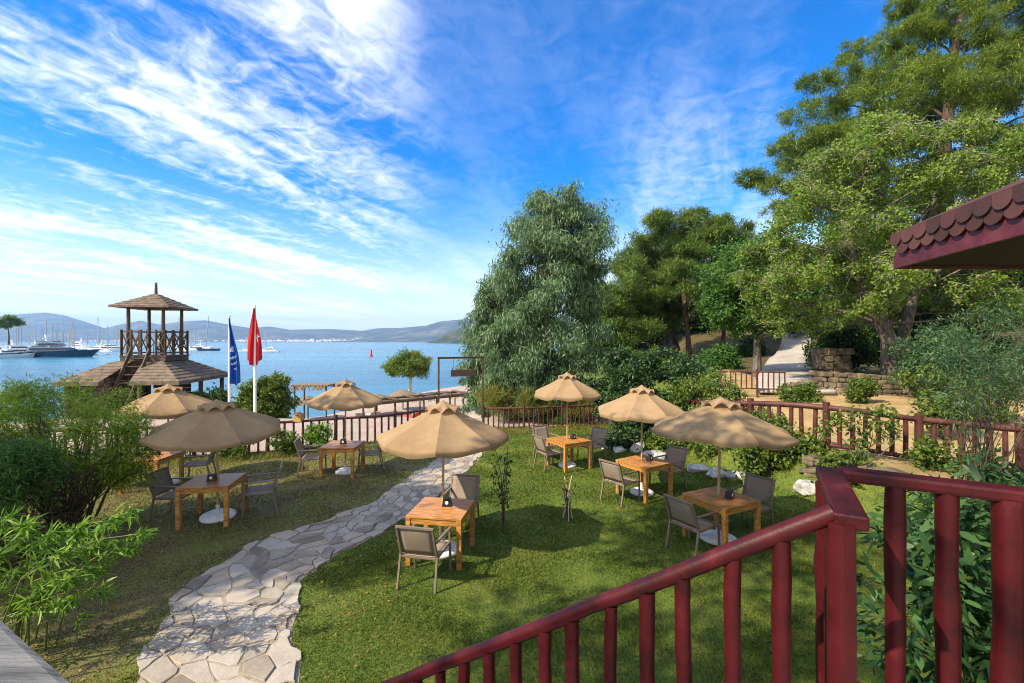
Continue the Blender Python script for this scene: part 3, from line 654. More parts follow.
# ------------------------------------------------------------------ lawn furniture
def make_table():
    t = thing('garden_table', '', 'table'); a = .43
    q = MB(); n = 7; wd_ = 2 * a / n
    for k in range(n): q.box((0, -a + (k + .5) * wd_, .733), (2 * a, wd_ - .005, .028))
    q.build('tabletop', M['table'], t, .003)
    q = MB()
    for s_ in (-1, 1): q.box((0, s_ * (a - .03), .675), (2 * a - .15, .03, .088)); q.box((s_ * (a - .03), 0, .675), (.03, 2 * a - .15, .088))
    q.build('apron', M['table'], t, .003)
    for sx_ in (-1, 1):
        for sy_ in (-1, 1): q = MB(); q.box((sx_ * (a - .039), sy_ * (a - .039), .358), (.072, .072, .722)); q.build('leg', M['table'], t, .004)
    return t
def make_chair():
    t = thing('garden_armchair', '', 'chair'); f = M['frame']
    def rect(pts, name):
        q = MB()
        for a_, b_ in zip(pts[:-1], pts[1:]): q.bar(a_, b_, .030, .034)
        return q.build(name, f, t, .005)
    for s_ in (-1, 1):
        rect([(s_ * .27, -.33, 0), (s_ * .265, -.235, .44)], 'leg'); rect([(s_ * .275, .27, 0), (s_ * .275, .235, .635)], 'leg')
        q = MB(); q.bar((s_ * .275, .26, .645), (s_ * .268, -.29, .655), .042, .024); q.build('arm', f, t, .006)
    q = MB()
    for s_ in (-1, 1): q.bar((s_ * .262, .26, .428), (s_ * .258, -.25, .418), .028, .034); q.bar((s_ * .258, -.235, .44), (s_ * .255, -.385, .875), .03, .034)
    q.bar((-.25, .25, .428), (.25, .25, .428), .028, .03); q.bar((-.245, -.24, .415), (.245, -.24, .415), .028, .03); q.bar((-.27, -.385, .872), (.27, -.385, .872), .032, .034)
    q.build('frame', f, t, .004)
    q = MB(); 
    ys = np.linspace(-.235, .25, 7); P = [[(x, y, .437 - .016 * math.sin(math.pi * (y + .235) / .485) * (1 - (x / .25) ** 2)) for y in ys] for x in np.linspace(-.247, .247, 7)]
    o = grid_mesh('seat', P, M['sling'], t); so = o.modifiers.new('s', 'SOLIDIFY'); so.thickness = .006
    ts = np.linspace(0, 1, 7); P = [[(x, -.228 - .15 * k - .018 * math.sin(math.pi * k) * (1 - (x / .25) ** 2), .455 + .405 * k) for k in ts] for x in np.linspace(-.238, .238, 7)]
    o = grid_mesh('backrest', P, M['sling'], t); so = o.modifiers.new('s', 'SOLIDIFY'); so.thickness = .006
    return t
def make_umbrella():
    t = thing('parasol', '', 'umbrella'); Rr = 1.08; zr, za = 1.86, 2.36; n = 8; sub = 8; rad = 9
    P = np.zeros((n * sub + 1, rad, 3))
    for i in range(n * sub + 1):
        a = 2 * math.pi * i / (n * sub); f = (i % sub) / sub; k = math.cos(math.pi / n) / math.cos((f - .5) * 2 * math.pi / n)
        sag = 1 - (2 * f - 1) ** 2
        for j in range(rad):
            u_ = j / (rad - 1); r_ = Rr * (.02 + .98 * u_) * (1 - (1 - k) * 1.0 * (1 if sag else 1)); r_ = Rr * (.02 + .98 * u_) * k if True else r_
            r_ /= math.cos(math.pi / n) ** 0
            zz_ = za - (za - zr) * (u_ ** .93) - .062 * sag * u_ * (1 - .3 * u_) - .012 * math.sin(a * 3 + u_ * 7) * u_
            P[i, j] = (r_ * math.cos(a), r_ * math.sin(a), zz_)
    rim = P[:, -1].copy(); rows = [P]
    for dz_, sc_ in ((.02, 1.008), (.055, 1.004), (.09, .994)):
        rr = rim.copy(); rr[:, :2] *= sc_; ph = np.arange(len(rr)); rr[:, 2] -= dz_ * (1 + .12 * np.sin(ph * .9)); rows.append(rr[:, None])
    o = grid_mesh('canopy', np.concatenate(rows, 1), M['canvas'], t)
    cn = o.data; nr = rad + 3; at_ = cn.attributes.new('sharp_edge', 'BOOLEAN', 'EDGE'); at_.data.foreach_set('value', [(e_.vertices[0] // nr) % sub == 0 and (e_.vertices[1] // nr) % sub == 0 for e_ in cn.edges])
    # raised vent cap with arched edges
    P = np.zeros((n * 8 + 1, 5, 3)); Rc = .30
    for i in range(n * 8 + 1):
        a = 2 * math.pi * i / (n * 8); f = (i % 8) / 8; k = math.cos(math.pi / n) / math.cos((f - .5) * 2 * math.pi / n); s_ = math.sin(math.pi * f)
        for j in range(5):
            u_ = j / 4; zz_ = za + .06 - .185 * u_ ** .95 + .085 * s_ * u_ ** 2.5; P[i, j] = (Rc * u_ * k * math.cos(a), Rc * u_ * k * math.sin(a), zz_)
    grid_mesh('vent_cap', P, M['canvas'], t)
    q = MB(); q.tube([(0, 0, .06), (0, 0, 1.2), (0, 0, za)], [.021, .021, .019], 12); q.build('pole', M['pole'], t)
    q = MB()
    for k in range(8):
        a = 2 * math.pi * k / 8; q.bar((.03 * math.cos(a), .03 * math.sin(a), za - .05), (1.03 * math.cos(a), 1.03 * math.sin(a), zr - .02), .016, .02)
    q.build('rib_frame', M['pole'], t)
    q = MB(); q.lathe([(.27, 0), (.285, .02), (.28, .055), (.22, .085), (.06, .10)], 24); q.lathe([(.034, .1), (.034, .26)], 12); q.build('base', M['base'], t)
    return t
def make_holder():
    t = thing('napkin_box', '', 'napkin box')
    q = MB(); w0, w1, h = .075, .058, .125
    vs = [(x * w0, y * w0 * .7, 0) for x, y in ((-1, -1), (1, -1), (1, 1), (-1, 1))] + [(x * w1, y * w1 * .7, h) for x, y in ((-1, -1), (1, -1), (1, 1), (-1, 1))]
    q.add(vs, [(3, 2, 1, 0), (4, 5, 6, 7), (0, 1, 5, 4), (1, 2, 6, 5), (2, 3, 7, 6), (3, 0, 4, 7)]); q.build('box', M['black'], t, .005)
    q = MB(); Rm = Matrix.Rotation(math.atan2((w0 - w1) * .7, h), 3, 'X'); n = 20
    c = Vector((0, -(w0 + w1) / 2 * .7 - .001, .062)); ring = [c + Rm.inverted() @ Vector((.027 * math.cos(2 * math.pi * k / n), -.0015, .027 * math.sin(2 * math.pi * k / n))) for k in range(n)]
    q.add(ring + [p + Vector((0, .003, 0)) for p in ring], [tuple(range(n))] + [(k, n + k, n + (k + 1) % n, (k + 1) % n) for k in range(n)]); q.build('emblem', M['white'], t)
    return t
# name, (x, y), table angle, parasol (dx, dy, scale, tilt x, tilt y, height), box offset and turn
TABLES = [
 ('front', (-1.10, 7.14), -9, (.0, .12, .97, 0, 0, 0), (.07, .12, 10), 'bright orange-lit wooden table on the sunny lawn beside the stone path', 'tan parasol nearest the stone path, over the sunlit table'),
 ('near_right', (3.50, 7.64), 27, (-.02, .05, 1.08, .0, .05, .0), (.12, -.02, 15), 'brown wooden table nearest the red railing, with a white boulder base below', 'large tan parasol nearest the red railing, partly dappled with shade'),
 ('mid_right', (2.88, 9.93), 33, (-.02, .1, .92, 0, 0, -.02), (.12, .06, 20), 'orange wooden table in front of the long white boulder', 'tan parasol between the back one and the large right one, before the dark bush'),
 ('back', (1.51, 12.11), 29, (-.03, .1, .86, 0, 0, .12), (.12, .1, 20), 'small sunlit wooden table farthest back, near the fence and grey tree', 'tan parasol farthest back, under the big grey green tree'),
 ('near_left', (-5.62, 8.55), 10, (.02, .12, 1.06, .06, -.03, -.14), (.0, .02, 0), 'reddish wooden table on the shaded worn lawn left of the path', 'wide shaded tan parasol left of the path, nearest of the left group'),
 ('mid_left', (-4.29, 11.54), -1, (.03, .1, .88, 0, 0, -.02), (-.0, .08, 5), 'wooden table in front of the fence, between two grey chairs', 'tan parasol in front of the beach, left of the path before the fence'),
 ('far_left', (-8.23, 10.41), 2, (.1, .35, .98, 0, 0, -.06), (.05, .1, 0), 'long reddish wooden table behind the feathery green shrub', 'tan parasol half hidden behind another, below the wooden tower'),
]
tb = um = hb = None
for i, (nm, (x, y), an, pu, hb_, tl, ul) in enumerate(TABLES):
    if i == 0: tb, um, hb = make_table(), make_umbrella(), make_holder(); T_, U_, B_ = tb, um, hb
    else: T_, U_, B_ = copy_tree(tb), copy_tree(um), copy_tree(hb)
    z0 = gz(x, y)
    T_.location = (x, y, z0); T_.rotation_euler = (0, 0, R(an)); tag(T_, tl, 'table', 'wooden tables on the lawn')
    U_.location = (x + pu[0], y + pu[1], z0 + pu[5]); U_.scale = (pu[2], pu[2], 1); U_.rotation_euler = (pu[3], pu[4], R(an + 12 + 7 * i)); tag(U_, ul, 'umbrella', 'tan parasols over the lawn tables')
    B_.location = (x + hb_[0], y + hb_[1] - .05, z0 + .748); B_.rotation_euler = (0, 0, R(an + hb_[2])); tag(B_, 'black napkin box with white badge on the ' + {
        'front': 'sunlit table beside the stone path', 'near_right': 'table nearest the red railing', 'mid_right': 'table in front of the long white boulder', 'back': 'table farthest back near the fence',
        'near_left': 'reddish table left of the path', 'mid_left': 'table before the fence left of the path', 'far_left': 'table behind the feathery shrub'}[nm], 'napkin box', 'black boxes on the tables')
    if pu[5] < 0:   # keep the base on the grass
        for ch in U_.children:
            if ch.name.startswith('base'): ch.location.z -= pu[5]
    elif pu[5] > 0:
        for ch in U_.children:
            if ch.name.startswith('base'): ch.location.z -= pu[5]
CHAIRS = [
 ((-1.22, 6.42), (-1.08, 7.1), 'taupe armchair turned away from the camera at the sunlit table by the path'),
 ((-.92, 8.05), (-1.08, 7.1), 'taupe armchair half shaded on the far side of the sunlit table by the path'),
 ((2.93, 7.34), (3.75, 7.85), 'taupe armchair on the left of the table nearest the red railing'),
 ((4.22, 8.12), (3.4, 7.6), 'taupe armchair on the right of the table nearest the red railing'),
 ((2.30, 9.60), (3.0, 10.15), 'sunlit taupe armchair on the left of the table before the white boulder'),
 ((3.55, 10.42), (2.85, 9.95), 'shaded taupe armchair on the right of the table before the white boulder'),
 ((1.00, 12.05), (1.6, 12.35), 'taupe armchair on the left side of the table farthest back'),
 ((2.22, 12.75), (1.55, 12.2), 'taupe armchair on the right side of the table farthest back'),
 ((1.02, 13.0), (1.5, 12.2), 'dark armchair on the fence side of the table farthest back'),
 ((-6.42, 8.72), (-5.4, 8.75), 'dark grey armchair left of the reddish table on the worn lawn'),
 ((-4.98, 8.98), (-5.75, 8.62), 'dark grey armchair right of the reddish table on the worn lawn'),
 ((-5.05, 11.55), (-4.2, 11.75), 'dark armchair left of the table before the fence'),
 ((-3.72, 11.95), (-4.5, 11.6), 'dark armchair right of the table before the fence'),
 ((-9.05, 10.5), (-8.2, 10.5), 'dark armchair half hidden behind the feathery green shrub'),
 ((-7.55, 10.95), (-8.6, 10.55), 'dark grey armchair right of the table behind the feathery shrub'),
]
ch = None
for (x, y), tgt, lab in CHAIRS:
    if ch is None: ch = make_chair(); c = ch
    else: c = copy_tree(ch)
    c.location = (x, y, gz(x, y)); c.rotation_euler = (0, 0, math.atan2(tgt[1] - y, tgt[0] - x) - math.pi / 2); tag(c, lab, 'chair', 'armchairs around the lawn tables')
# ------------------------------------------------------------------ wooden beach tower
tw = thing('watch_tower', 'weathered wooden lookout tower with shingled roofs and a ladder by the water', 'tower', (-19.4, 24.0, gz(-19.4, 24.0)), R(8)); tz = tw.location.z
def Z(h): return h - tz
def pyramid(q, s0_, z0, s1_, z1, th=.12, skip=None, mi=0):
    a, b_ = s0_ / 2, s1_ / 2; o = [(-a, -a), (a, -a), (a, a), (-a, a)]; i_ = [(-b_, -b_), (b_, -b_), (b_, b_), (-b_, b_)]
    for k in range(4):
        cuts = [(0, 1)] if not (skip and k == 0) else [(0, skip[0]), (skip[1], 1)]
        for f0, f1 in cuts:
            A_, B_ = Vector((*o[k], 0)), Vector((*o[(k + 1) % 4], 0)); C_, D_ = Vector((*i_[k], 0)), Vector((*i_[(k + 1) % 4], 0))
            lo0, lo1, hi0, hi1 = A_.lerp(B_, f0), A_.lerp(B_, f1), C_.lerp(D_, f0), C_.lerp(D_, f1); n = 7
            for j in range(n):   # overlapping courses of shakes
                g0, g1 = j / n, min(1, (j + 1.12) / n)
                p = [lo0.lerp(hi0, g0), lo1.lerp(hi1, g0), lo1.lerp(hi1, g1), lo0.lerp(hi0, g1)]
                zz_ = [z0 + (z1 - z0) * g for g in (g0, g0, g1, g1)]
                lift = [.035, .035, 0, 0]
                up = [Vector((p[m].x, p[m].y, zz_[m] + lift[m])) for m in range(4)]; dn = [v_ - Vector((0, 0, th if j == 0 else .05)) for v_ in up]
                q.add(up + dn, [(0, 1, 2, 3), (7, 6, 5, 4), (0, 4, 5, 1), (1, 5, 6, 2), (2, 6, 7, 3), (3, 7, 4, 0)], mi)
q = MB(); pyramid(q, 3.55, Z(5.13), .12, Z(5.86), .10); q.build('roof', M['shake'], tw)
q = MB(); q.tube([(0, 0, Z(5.8)), (0, 0, Z(6.45))], [.1, .075], 8); q.build('finial', M['oldwood'], tw)
q = MB(); pyramid(q, 5.4, Z(1.42), 2.2, Z(2.36), .18, (.36, .60)); q.build('lower_roof', M['shake'], tw).location = (.42, 0, 0)
q = MB()
for k in range(14): q.box((-1.32 + .2 * k + .03, 0, Z(2.60)), (.185, 2.75, .07))
for s_ in (-1, 1): q.box((0, s_ * 1.3, Z(2.46)), (2.7, .12, .2)); q.box((s_ * 1.3, 0, Z(2.455)), (.12, 2.5, .19))
q.build('deck', M['oldwood'], tw)
for px_, py_ in ((-1.05, -1.05), (1.05, -1.05), (1.05, 1.05), (-1.05, 1.05)):
    q = MB(); q.tube([(px_, py_, 0), (px_, py_, Z(3.8)), (px_, py_, Z(5.2))], [.12, .11, .10], 8); q.build('post', M['oldwood'], tw)
for px_, py_ in ((-1.9, -2.3), (2.75, -2.3), (2.75, 2.3), (-1.9, 2.3), (2.75, 0), (1.2, -2.3)):
    q = MB(); q.tube([(px_, py_, 0), (px_, py_, Z(1.32))], [.12, .11], 8); q.build('post', M['oldwood'], tw)
def xrail(name, a, b_, h0, h1, bays):
    a, b_ = Vector(a), Vector(b_); q = MB(); U = Vector((0, 0, 1))
    q.bar(a + U * h1, b_ + U * h1, .07, .07); q.bar(a + U * (h0 + .12), b_ + U * (h0 + .12), .06, .06)
    for k in range(bays):
        c, d_ = a.lerp(b_, k / bays), a.lerp(b_, (k + 1) / bays)
        q.bar(c + U * (h0 + .15), d_ + U * (h1 - .04), .05, .05); q.bar(c + U * (h1 - .04) + U * .003, d_ + U * (h0 + .15), .045, .05)
    for k in range(bays + 1): c = a.lerp(b_, k / bays); q.tube([c + U * h0, c + U * (h1 + .09)], .075, 8)
    q.build(name, M['oldwood'], tw)
e_ = 1.3
xrail('guard_rail', (-e_, -e_, 0), (-.15, -e_, 0), Z(2.64), Z(3.86), 2); xrail('guard_rail', (.75, -e_, 0), (e_, -e_, 0), Z(2.64), Z(3.86), 1)
xrail('guard_rail', (e_, -e_, 0), (e_, e_, 0), Z(2.64), Z(3.86), 3); xrail('guard_rail', (e_, e_, 0), (-e_, e_, 0), Z(2.64), Z(3.86), 3); xrail('guard_rail', (-e_, e_, 0), (-e_, -e_, 0), Z(2.64), Z(3.86), 3)
for c in tw.children:   # the open upper storey is narrower than the roof below and stands over its right part
    if c.name.split('.')[0] in ('roof', 'finial', 'deck', 'guard_rail') or (c.name.startswith('post') and max(v_.co.z for v_ in c.data.vertices) > Z(4)):
        c.location = (.62, -.09, 0); c.scale = (.77, .77, 1)
# ladder through the gap of the lower roof
q = MB(); t0, t1 = Vector((.55, -1.18, Z(2.62))), Vector((.05, -3.3, 0))
for s_ in (-.42, .42): q.bar(t0 + Vector((s_, 0, .35)), t1 + Vector((s_, 0, 0)), .06, .16)
for k in range(11): p = t0.lerp(t1, (k + .3) / 11); q.box(p, (.78, .2, .045))
q.build('ladder', M['oldwood'], tw)
q = MB()   # boarded cabin under the left of the roof
for k in range(16):
    h = .02 + k * .205
    q.box((-1.1, -2.1, h + .1), (1.7, .05, .195)); q.box((-1.95, -.1, h + .1), (.05, 3.9, .195)); q.box((-.27, -.55, h + .1), (.05, 3.0, .195)); q.box((.7, 1.2, h + .1), (1.9, .05, .195))
q.build('cabin_wall', M['oldwood'], tw)
c = copy_tree(ch); c.location = tw.matrix_basis @ Vector((.75, .15, Z(2.635))); c.rotation_euler = (0, 0, R(150)); tag(c, 'brown armchair standing on the upper deck of the wooden tower', 'chair')

# ------------------------------------------------------------------ flags
def flagpole(name, label, px, d, ytop, drop, wmax, mat_, side, seed, emblem):
    X = (px - CX) / F * d; zb = gz(X, d); o = thing(name, label, 'flagpole', (X, d, zb)); zt = H - (ytop - CY) / F * d - zb
    q = MB(); q.tube([(0, 0, -.1), (0, 0, zt * .6), (0, 0, zt)], [.065, .055, .04], 10); q.lathe([(.02, zt), (.06, zt + .04), (.02, zt + .1)], 10); q.build('pole', M['white'], o)
    g = np.random.default_rng(seed); nx, ny = 40, 46; P = np.zeros((nx, ny, 3))
    for j in range(ny):
        v_ = j / (ny - 1); wj = wmax * (.10 + .9 * math.sin(min(1, v_ / .78) * math.pi / 2) ** 1.2)
        for i in range(nx):
            u_ = i / (nx - 1); low = (1 - abs(2 * u_ - 1)) if side == 0 else (1 - abs(u_ - .6))
            x = (u_ - (.5 if side == 0 else .04)) * wj; y = (.10 * math.sin(u_ * 11 + v_ * 1.5) + .05 * math.sin(u_ * 23 + v_ * 4)) * min(1, .3 + v_) - .07
            P[i, j] = (x, y, zt - .05 - v_ * drop * (.86 + .14 * low) - .02 * math.sin(u_ * 9) * v_)
    fo = grid_mesh('flag', P, mat_, o); fo.data.materials.append(M['white'])
    for pl in fo.data.polygons:
        i, j = divmod(pl.index, ny - 1)
        if emblem(i / nx, j / ny): pl.material_index = 1
    return o
def crescent(u_, v_):
    a = math.hypot((u_ - .74) * 1.0, (v_ - .52) * 1.6) < .12 and math.hypot((u_ - .79), (v_ - .52) * 1.6) > .10
    return a and u_ < .80 or math.hypot((u_ - .92), (v_ - .52) * 2.) < .035
def waves(u_, v_):
    r = math.hypot((u_ - .55), (v_ - .60) * 1.3)
    return (r < .27 and v_ < .5 and u_ < .5) or (r < .22 and v_ > .5 and math.sin(v_ * 70 + u_ * 12) > .55)
flagpole('flagpole', 'white flagpole with a limp red flag with a white crescent', 255, 20, 307, 2.6, .68, M['red_flag'], 0, 1, crescent)
flagpole('flagpole', 'white flagpole with a limp blue flag with white wave marks', 229.5, 20.5, 317, 3.05, .54, M['blue_flag'], 1, 2, waves)

# ------------------------------------------------------------------ beach: thatched shade, straw parasols, log beams
bs = thing('beach_pavilion', 'straw fringed beach shade on posts at the water behind the lantern', 'shelter', (*at(315, 0, 33.0)[:2], 0)); bs.location.z = gz(bs.location.x, 33) ; bz = bs.location.z
q = MB(); zt = .22 - bz
q.box((0, 0, zt), (2.6, 1.8, .12)); g = np.random.default_rng(8)
for k in range(70):
    f = g.uniform(-1, 1); s_ = g.choice([-1, 1]); q.bar((f * 1.3, s_ * .92, zt + .05), (f * 1.3 + g.normal(0, .04), s_ * .98, zt - g.uniform(.15, .36)), .06, .03)
q.build('roof', M['thatch'], bs)
for s_ in (-1, 1):
    for r_i in (-1, 1): q = MB(); q.tube([(s_ * 1.12, r_i * .75, 0), (s_ * 1.12, r_i * .75, zt)], .06, 8); q.build('post', M['oldwood'], bs)
PAR = [(308, 34.5, 1.25, 'pale flat straw beach parasol just below the straw fringed shade'), (377, 36, 1.35, 'straw beach parasol right of the tan lawn parasol before the beams'),
       (403, 39, 1.2, 'straw beach parasol left of the small pine trunk'), (420, 36.5, 1.35, 'straw beach parasol under the small pine'), (455, 38.5, 1.3, 'straw beach parasol below the hanging sign board')]
p0_ = None
for px, d, r_, lab in PAR:
    X = (px - CX) / F * d; zb = gz(X, d)
    if p0_ is None:
        p0_ = thing('beach_parasol', lab, 'parasol'); q = MB(); g = np.random.default_rng(9)
        q.lathe([(1.02, 1.72), (1.0, 1.80), (.7, 1.98), (.35, 2.16), (.05, 2.34)], 22)
        for k in range(60): a = g.uniform(0, 6.28); q.bar((.98 * math.cos(a), .98 * math.sin(a), 1.8), (1.06 * math.cos(a), 1.06 * math.sin(a), 1.8 - g.uniform(.12, .28)), .05, .02)
        q.build('canopy', M['thatch'], p0_); q = MB(); q.tube([(0, 0, 0), (0, 0, 1.9)], .04, 8); q.build('pole', M['oldwood'], p0_); o = p0_
    else: o = copy_tree(p0_)
    o.location = (X, d, zb); o.scale = (r_, r_, .74); tag(o, lab, 'parasol', 'straw parasols on the beach')
bm_o = thing('beam_shelter', 'long low structure of weathered log beams between the lawn and the beach', 'pergola', (*at(420, 0, 29.0)[:2], -1.4)); bo = Vector(bm_o.location)
a, b_ = at(373, 404.5, 27.0), at(470, 394, 32.0); a.z = b_.z = -.34; dirn = (b_ - a).normalized(); sd_ = Vector((-dirn.y, dirn.x, 0))
q = MB(); q.tube([a - bo, a.lerp(b_, .5) - bo, b_ - bo], .11, 8); q.tube([a + sd_ * 1.6 - bo, b_ + sd_ * 1.6 - bo], .08, 8)
for k in range(6): p = a.lerp(b_, .04 + k * .184); q.tube([p + Vector((0, 0, .1)) - sd_ * .1 - bo, p + sd_ * 1.8 + Vector((0, 0, .1)) - bo], .05, 8)
q.build('beam', M['oldwood'], bm_o)
for k in range(4):
    for w_ in (0, 1.6):
        p = a.lerp(b_, .02 + k * .3) + sd_ * w_; q = MB(); q.tube([(p.x - bo.x, p.y - bo.y, gz(p.x, p.y) - .1 - bo.z), (p.x - bo.x, p.y - bo.y, p.z - bo.z)], .07, 8); q.build('post', M['oldwood'], bm_o)
# loungers on the sand behind the fence
M['towel'] = mat('faded_towel', [(.30, .30, .30), (.45, .45, .44)], .8, 4)
M['towel_red'] = mat('red_towel', [(.42, .05, .04), (.5, .08, .06)], .8, 4)
l0 = None
for i, (px, d, lab, rd) in enumerate([(360, 30.5, 'pale sun lounger on the sand below the tan parasol rim', 0), (372, 30, 'pale sun lounger at the left end of the log beams', 0), (412, 33.5, 'sun lounger with a red towel seen under the log beams', 1), (425, 34.5, 'pale sun lounger under the log beams right of the red towel', 0)]):
    X = (px - CX) / F * d
    o = thing('sun_lounger', lab, 'sun lounger', (X, d, gz(X, d)), R(20 + 15 * i), 'loungers on the beach')
    q = MB(); q.box((0, .3, .33), (.62, 1.3, .06)); q.bar((0, -.33, .34), (0, -.85, .72), .62, .06)
    q.build('mattress', M['towel_red'] if rd else M['towel'], o, .02)
    for sx_ in (-.26, .26):
        for sy_ in (-.3, .85): q = MB(); q.box((sx_, sy_, .15), (.05, .05, .3)); q.build('leg', M['white'], o)

# ------------------------------------------------------------------ marina
M['hull_grey'] = mat('grey_blue_paint', [(.07, .11, .16), (.13, .18, .24)], .3, .3)
def hull(q, L, B, h, mi=0, rake=.12):
    n = 14; vs = []
    for i in range(n):
        t_ = i / (n - 1); b_ = B / 2 * (1 - max(0, t_ - .35) ** 2.2 / .65 ** 2.2 * .98) * (.86 + .14 * min(1, t_ * 4)); dk = h * (1 + .38 * t_ ** 2.2)
        x = -L / 2 + L * t_; xr = x - rake * L * t_ ** 3
        vs += [(x, -b_, dk), (xr, -b_ * .82, h * .25), (xr, -b_ * .6, -.5), (xr, b_ * .6, -.5), (xr, b_ * .82, h * .25), (x, b_, dk)]
    fs = [(i * 6 + k, i * 6 + k + 1, i * 6 + 7 + k, i * 6 + 6 + k) for i in range(n - 1) for k in range(5)] + [(i * 6 + 5, i * 6, i * 6 + 6, i * 6 + 11) for i in range(n - 1)]
    q.add(vs, fs + [(0, 5, 4, 3, 2, 1), tuple((n - 1) * 6 + k for k in range(6))], mi)
def house(q, x0, x1, wd_, z0, z1, fr, ar, mi=0, tp=.85):
    vs = [(x0, -wd_ / 2, z0), (x1, -wd_ / 2 * .8, z0), (x1, wd_ / 2 * .8, z0), (x0, wd_ / 2, z0), (x0 + ar, -wd_ / 2 * tp, z1), (x1 - fr, -wd_ / 2 * tp * .8, z1), (x1 - fr, wd_ / 2 * tp * .8, z1), (x0 + ar, wd_ / 2 * tp, z1)]
    q.add(vs, [(3, 2, 1, 0), (4, 5, 6, 7), (0, 1, 5, 4), (1, 2, 6, 5), (2, 3, 7, 6), (3, 0, 4, 7)], mi)
def motor_yacht(label, px, d, L, rz, hm, hs_=None, *,  group='boats in the marina'):
    o = thing('motor_yacht', label, 'yacht', ((px - CX) / F * d, d, SEA), R(rz), group); h = L * .075
    q = MB(); hull(q, L, L * .22, h); q.build('hull', hm, o)
    q = MB(); house(q, -.34 * L, .20 * L, L * .17, h, h + .062 * L, .12 * L, .0); house(q, -.26 * L, .05 * L, L * .13, h + .07 * L, h + .115 * L, .07 * L, .02 * L); q.box((-.14 * L, 0, h + .127 * L), (.2 * L, .12 * L, .012 * L)); q.build('deckhouse', hs_ or M['hull_white'], o)
    q = MB(); house(q, -.30 * L, .175 * L, L * .175, h + .02 * L, h + .048 * L, .06 * L, .0, 0, .93); house(q, -.22 * L, .035 * L, L * .134, h + .083 * L, h + .103 * L, .035 * L, .01 * L, 0, .93); q.build('windows', M['glass'], o)
    q = MB(); q.tube([(-.16 * L, 0, h + .13 * L), (-.18 * L, 0, h + .22 * L)], .012 * L, 6); q.box((-.17 * L, 0, h + .17 * L), (.01 * L, .09 * L, .012 * L)); q.build('radar_mast', M['hull_white'], o)
    return o
def sail_boat(label, px, d, L, mh, rz, hm=None, group='sailing boats with bare masts', lean=0):
    o = thing('sailing_boat', label, 'sailing boat', ((px - CX) / F * d, d, SEA), R(rz), group); h = L * .085
    q = MB(); hull(q, L, L * .27, h); q.build('hull', hm or M['hull_white'], o)
    q = MB(); house(q, -.2 * L, .18 * L, L * .15, h * 1.02, h * 1.02 + .05 * L, .06 * L, .01 * L); q.build('cabin', M['hull_white'], o)
    q = MB(); q.tube([(.06 * L, 0, h), (.06 * L + lean * mh, 0, mh)], [.30, .20], 6); q.bar((.05 * L + lean * mh * .6, -1.1, mh * .62), (.05 * L + lean * mh * .6, 1.1, mh * .62), .07, .07); q.tube([(.05 * L, 0, h + 1.3), (-.32 * L, 0, h + 1.25)], .2, 6)
    q.tube([(.48 * L, 0, h * 1.3), (.06 * L + lean * mh, 0, mh)], .05, 4); q.build('mast', M['spar'], o)
    return o
motor_yacht('long navy blue motor yacht with grey blue upper deck at the marina', 60, 186, 31, 4, M['hull_navy'], M['hull_grey'])
motor_yacht('white motor yacht at the very left edge, beside the pine on the quay', 4, 184, 22, 62, M['hull_white'])
motor_yacht('white motor yacht directly behind the stern of the navy yacht', 27, 187, 24, 50, M['hull_white'])
motor_yacht('white motor yacht with raised bridge behind the navy yacht', 46, 228, 23, 30, M['hull_white'])
motor_yacht('white open motor boat in front of the quay at the left edge', 12, 176, 15, 75, M['hull_white'])
motor_yacht('white motor yacht between the quay pine and the navy stern', 20, 180, 17, 70, M['hull_white'])
motor_yacht('white motor yacht with its mast above the navy deckhouse', 62, 245, 22, 20, M['hull_white'])
motor_yacht('large white motor yacht behind the bow of the navy yacht', 77, 330, 30, 160, M['hull_white'])
motor_yacht('white motor yacht just right of the navy bow', 97, 310, 20, 170, M['hull_white'])
motor_yacht('pale motor yacht seen left of the tower under its deck', 114, 300, 22, 10, M['hull_white'])
motor_yacht('white cruiser moored to the right of the tower deck', 196, 322, 20, 175, M['hull_white'])
motor_yacht('anchored white boat with mast right of the red flag', 268, 272, 13.5, 182, M['hull_white'])
g = np.random.default_rng(30)
SB = [(9, 'tall mast left of the quay pine trunk'), (15, 'bare mast beside the quay pine'), (20, 'tall white mast just right of the quay pine'), (29, 'thick dark mast above the white yachts at far left'), (36, 'short mast above the navy yacht stern'), (43, 'thin mast over the navy yacht deckhouse'), (51, 'dark mast above the middle of the navy yacht'), (57, 'tall thin mast over the middle of the navy yacht'),
      (62, 'mast above the forward deck of the navy yacht'), (68, 'thin mast above the foredeck of the navy yacht'), (87, 'thin tall mast right of the navy yacht'), (97, 'tallest white mast between navy yacht and tower'), (107, 'bare mast close left of the tower'), (139, 'mast seen through the left of the tower rail'), (167, 'mast seen through the right of the tower rail'), (180, 'tall bare mast just right of the tower'), (190, 'short mast between tower and the leaning mast')]
for px, lab in SB:
    d = g.uniform(255, 400); mh = (d / F) * g.uniform(14, 27) if px not in (97, 20, 29, 180) else d / F * 33
    sail_boat('sailing boat with ' + lab, px, d, mh * g.uniform(.62, .75), mh + (d - 300) * .004, g.uniform(0, 360), None)
sp0 = None
for k in range(22):
    px = g.uniform(-6, 205); d = g.uniform(300, 430)
    if sp0 is None: sp0 = sail_boat('white sailing boat with bare thin mast among the dense row in the marina', px, d, 13, 17, 0, None, 'densely moored sailing boats'); o = sp0
    else: o = copy_tree(sp0)
    s_ = g.uniform(.75, 1.35); o.location = ((px - CX) / F * d, d, SEA); o.scale = (s_, s_, s_ * g.uniform(.9, 1.15)); o.rotation_euler = (0, 0, g.uniform(0, 6.28))
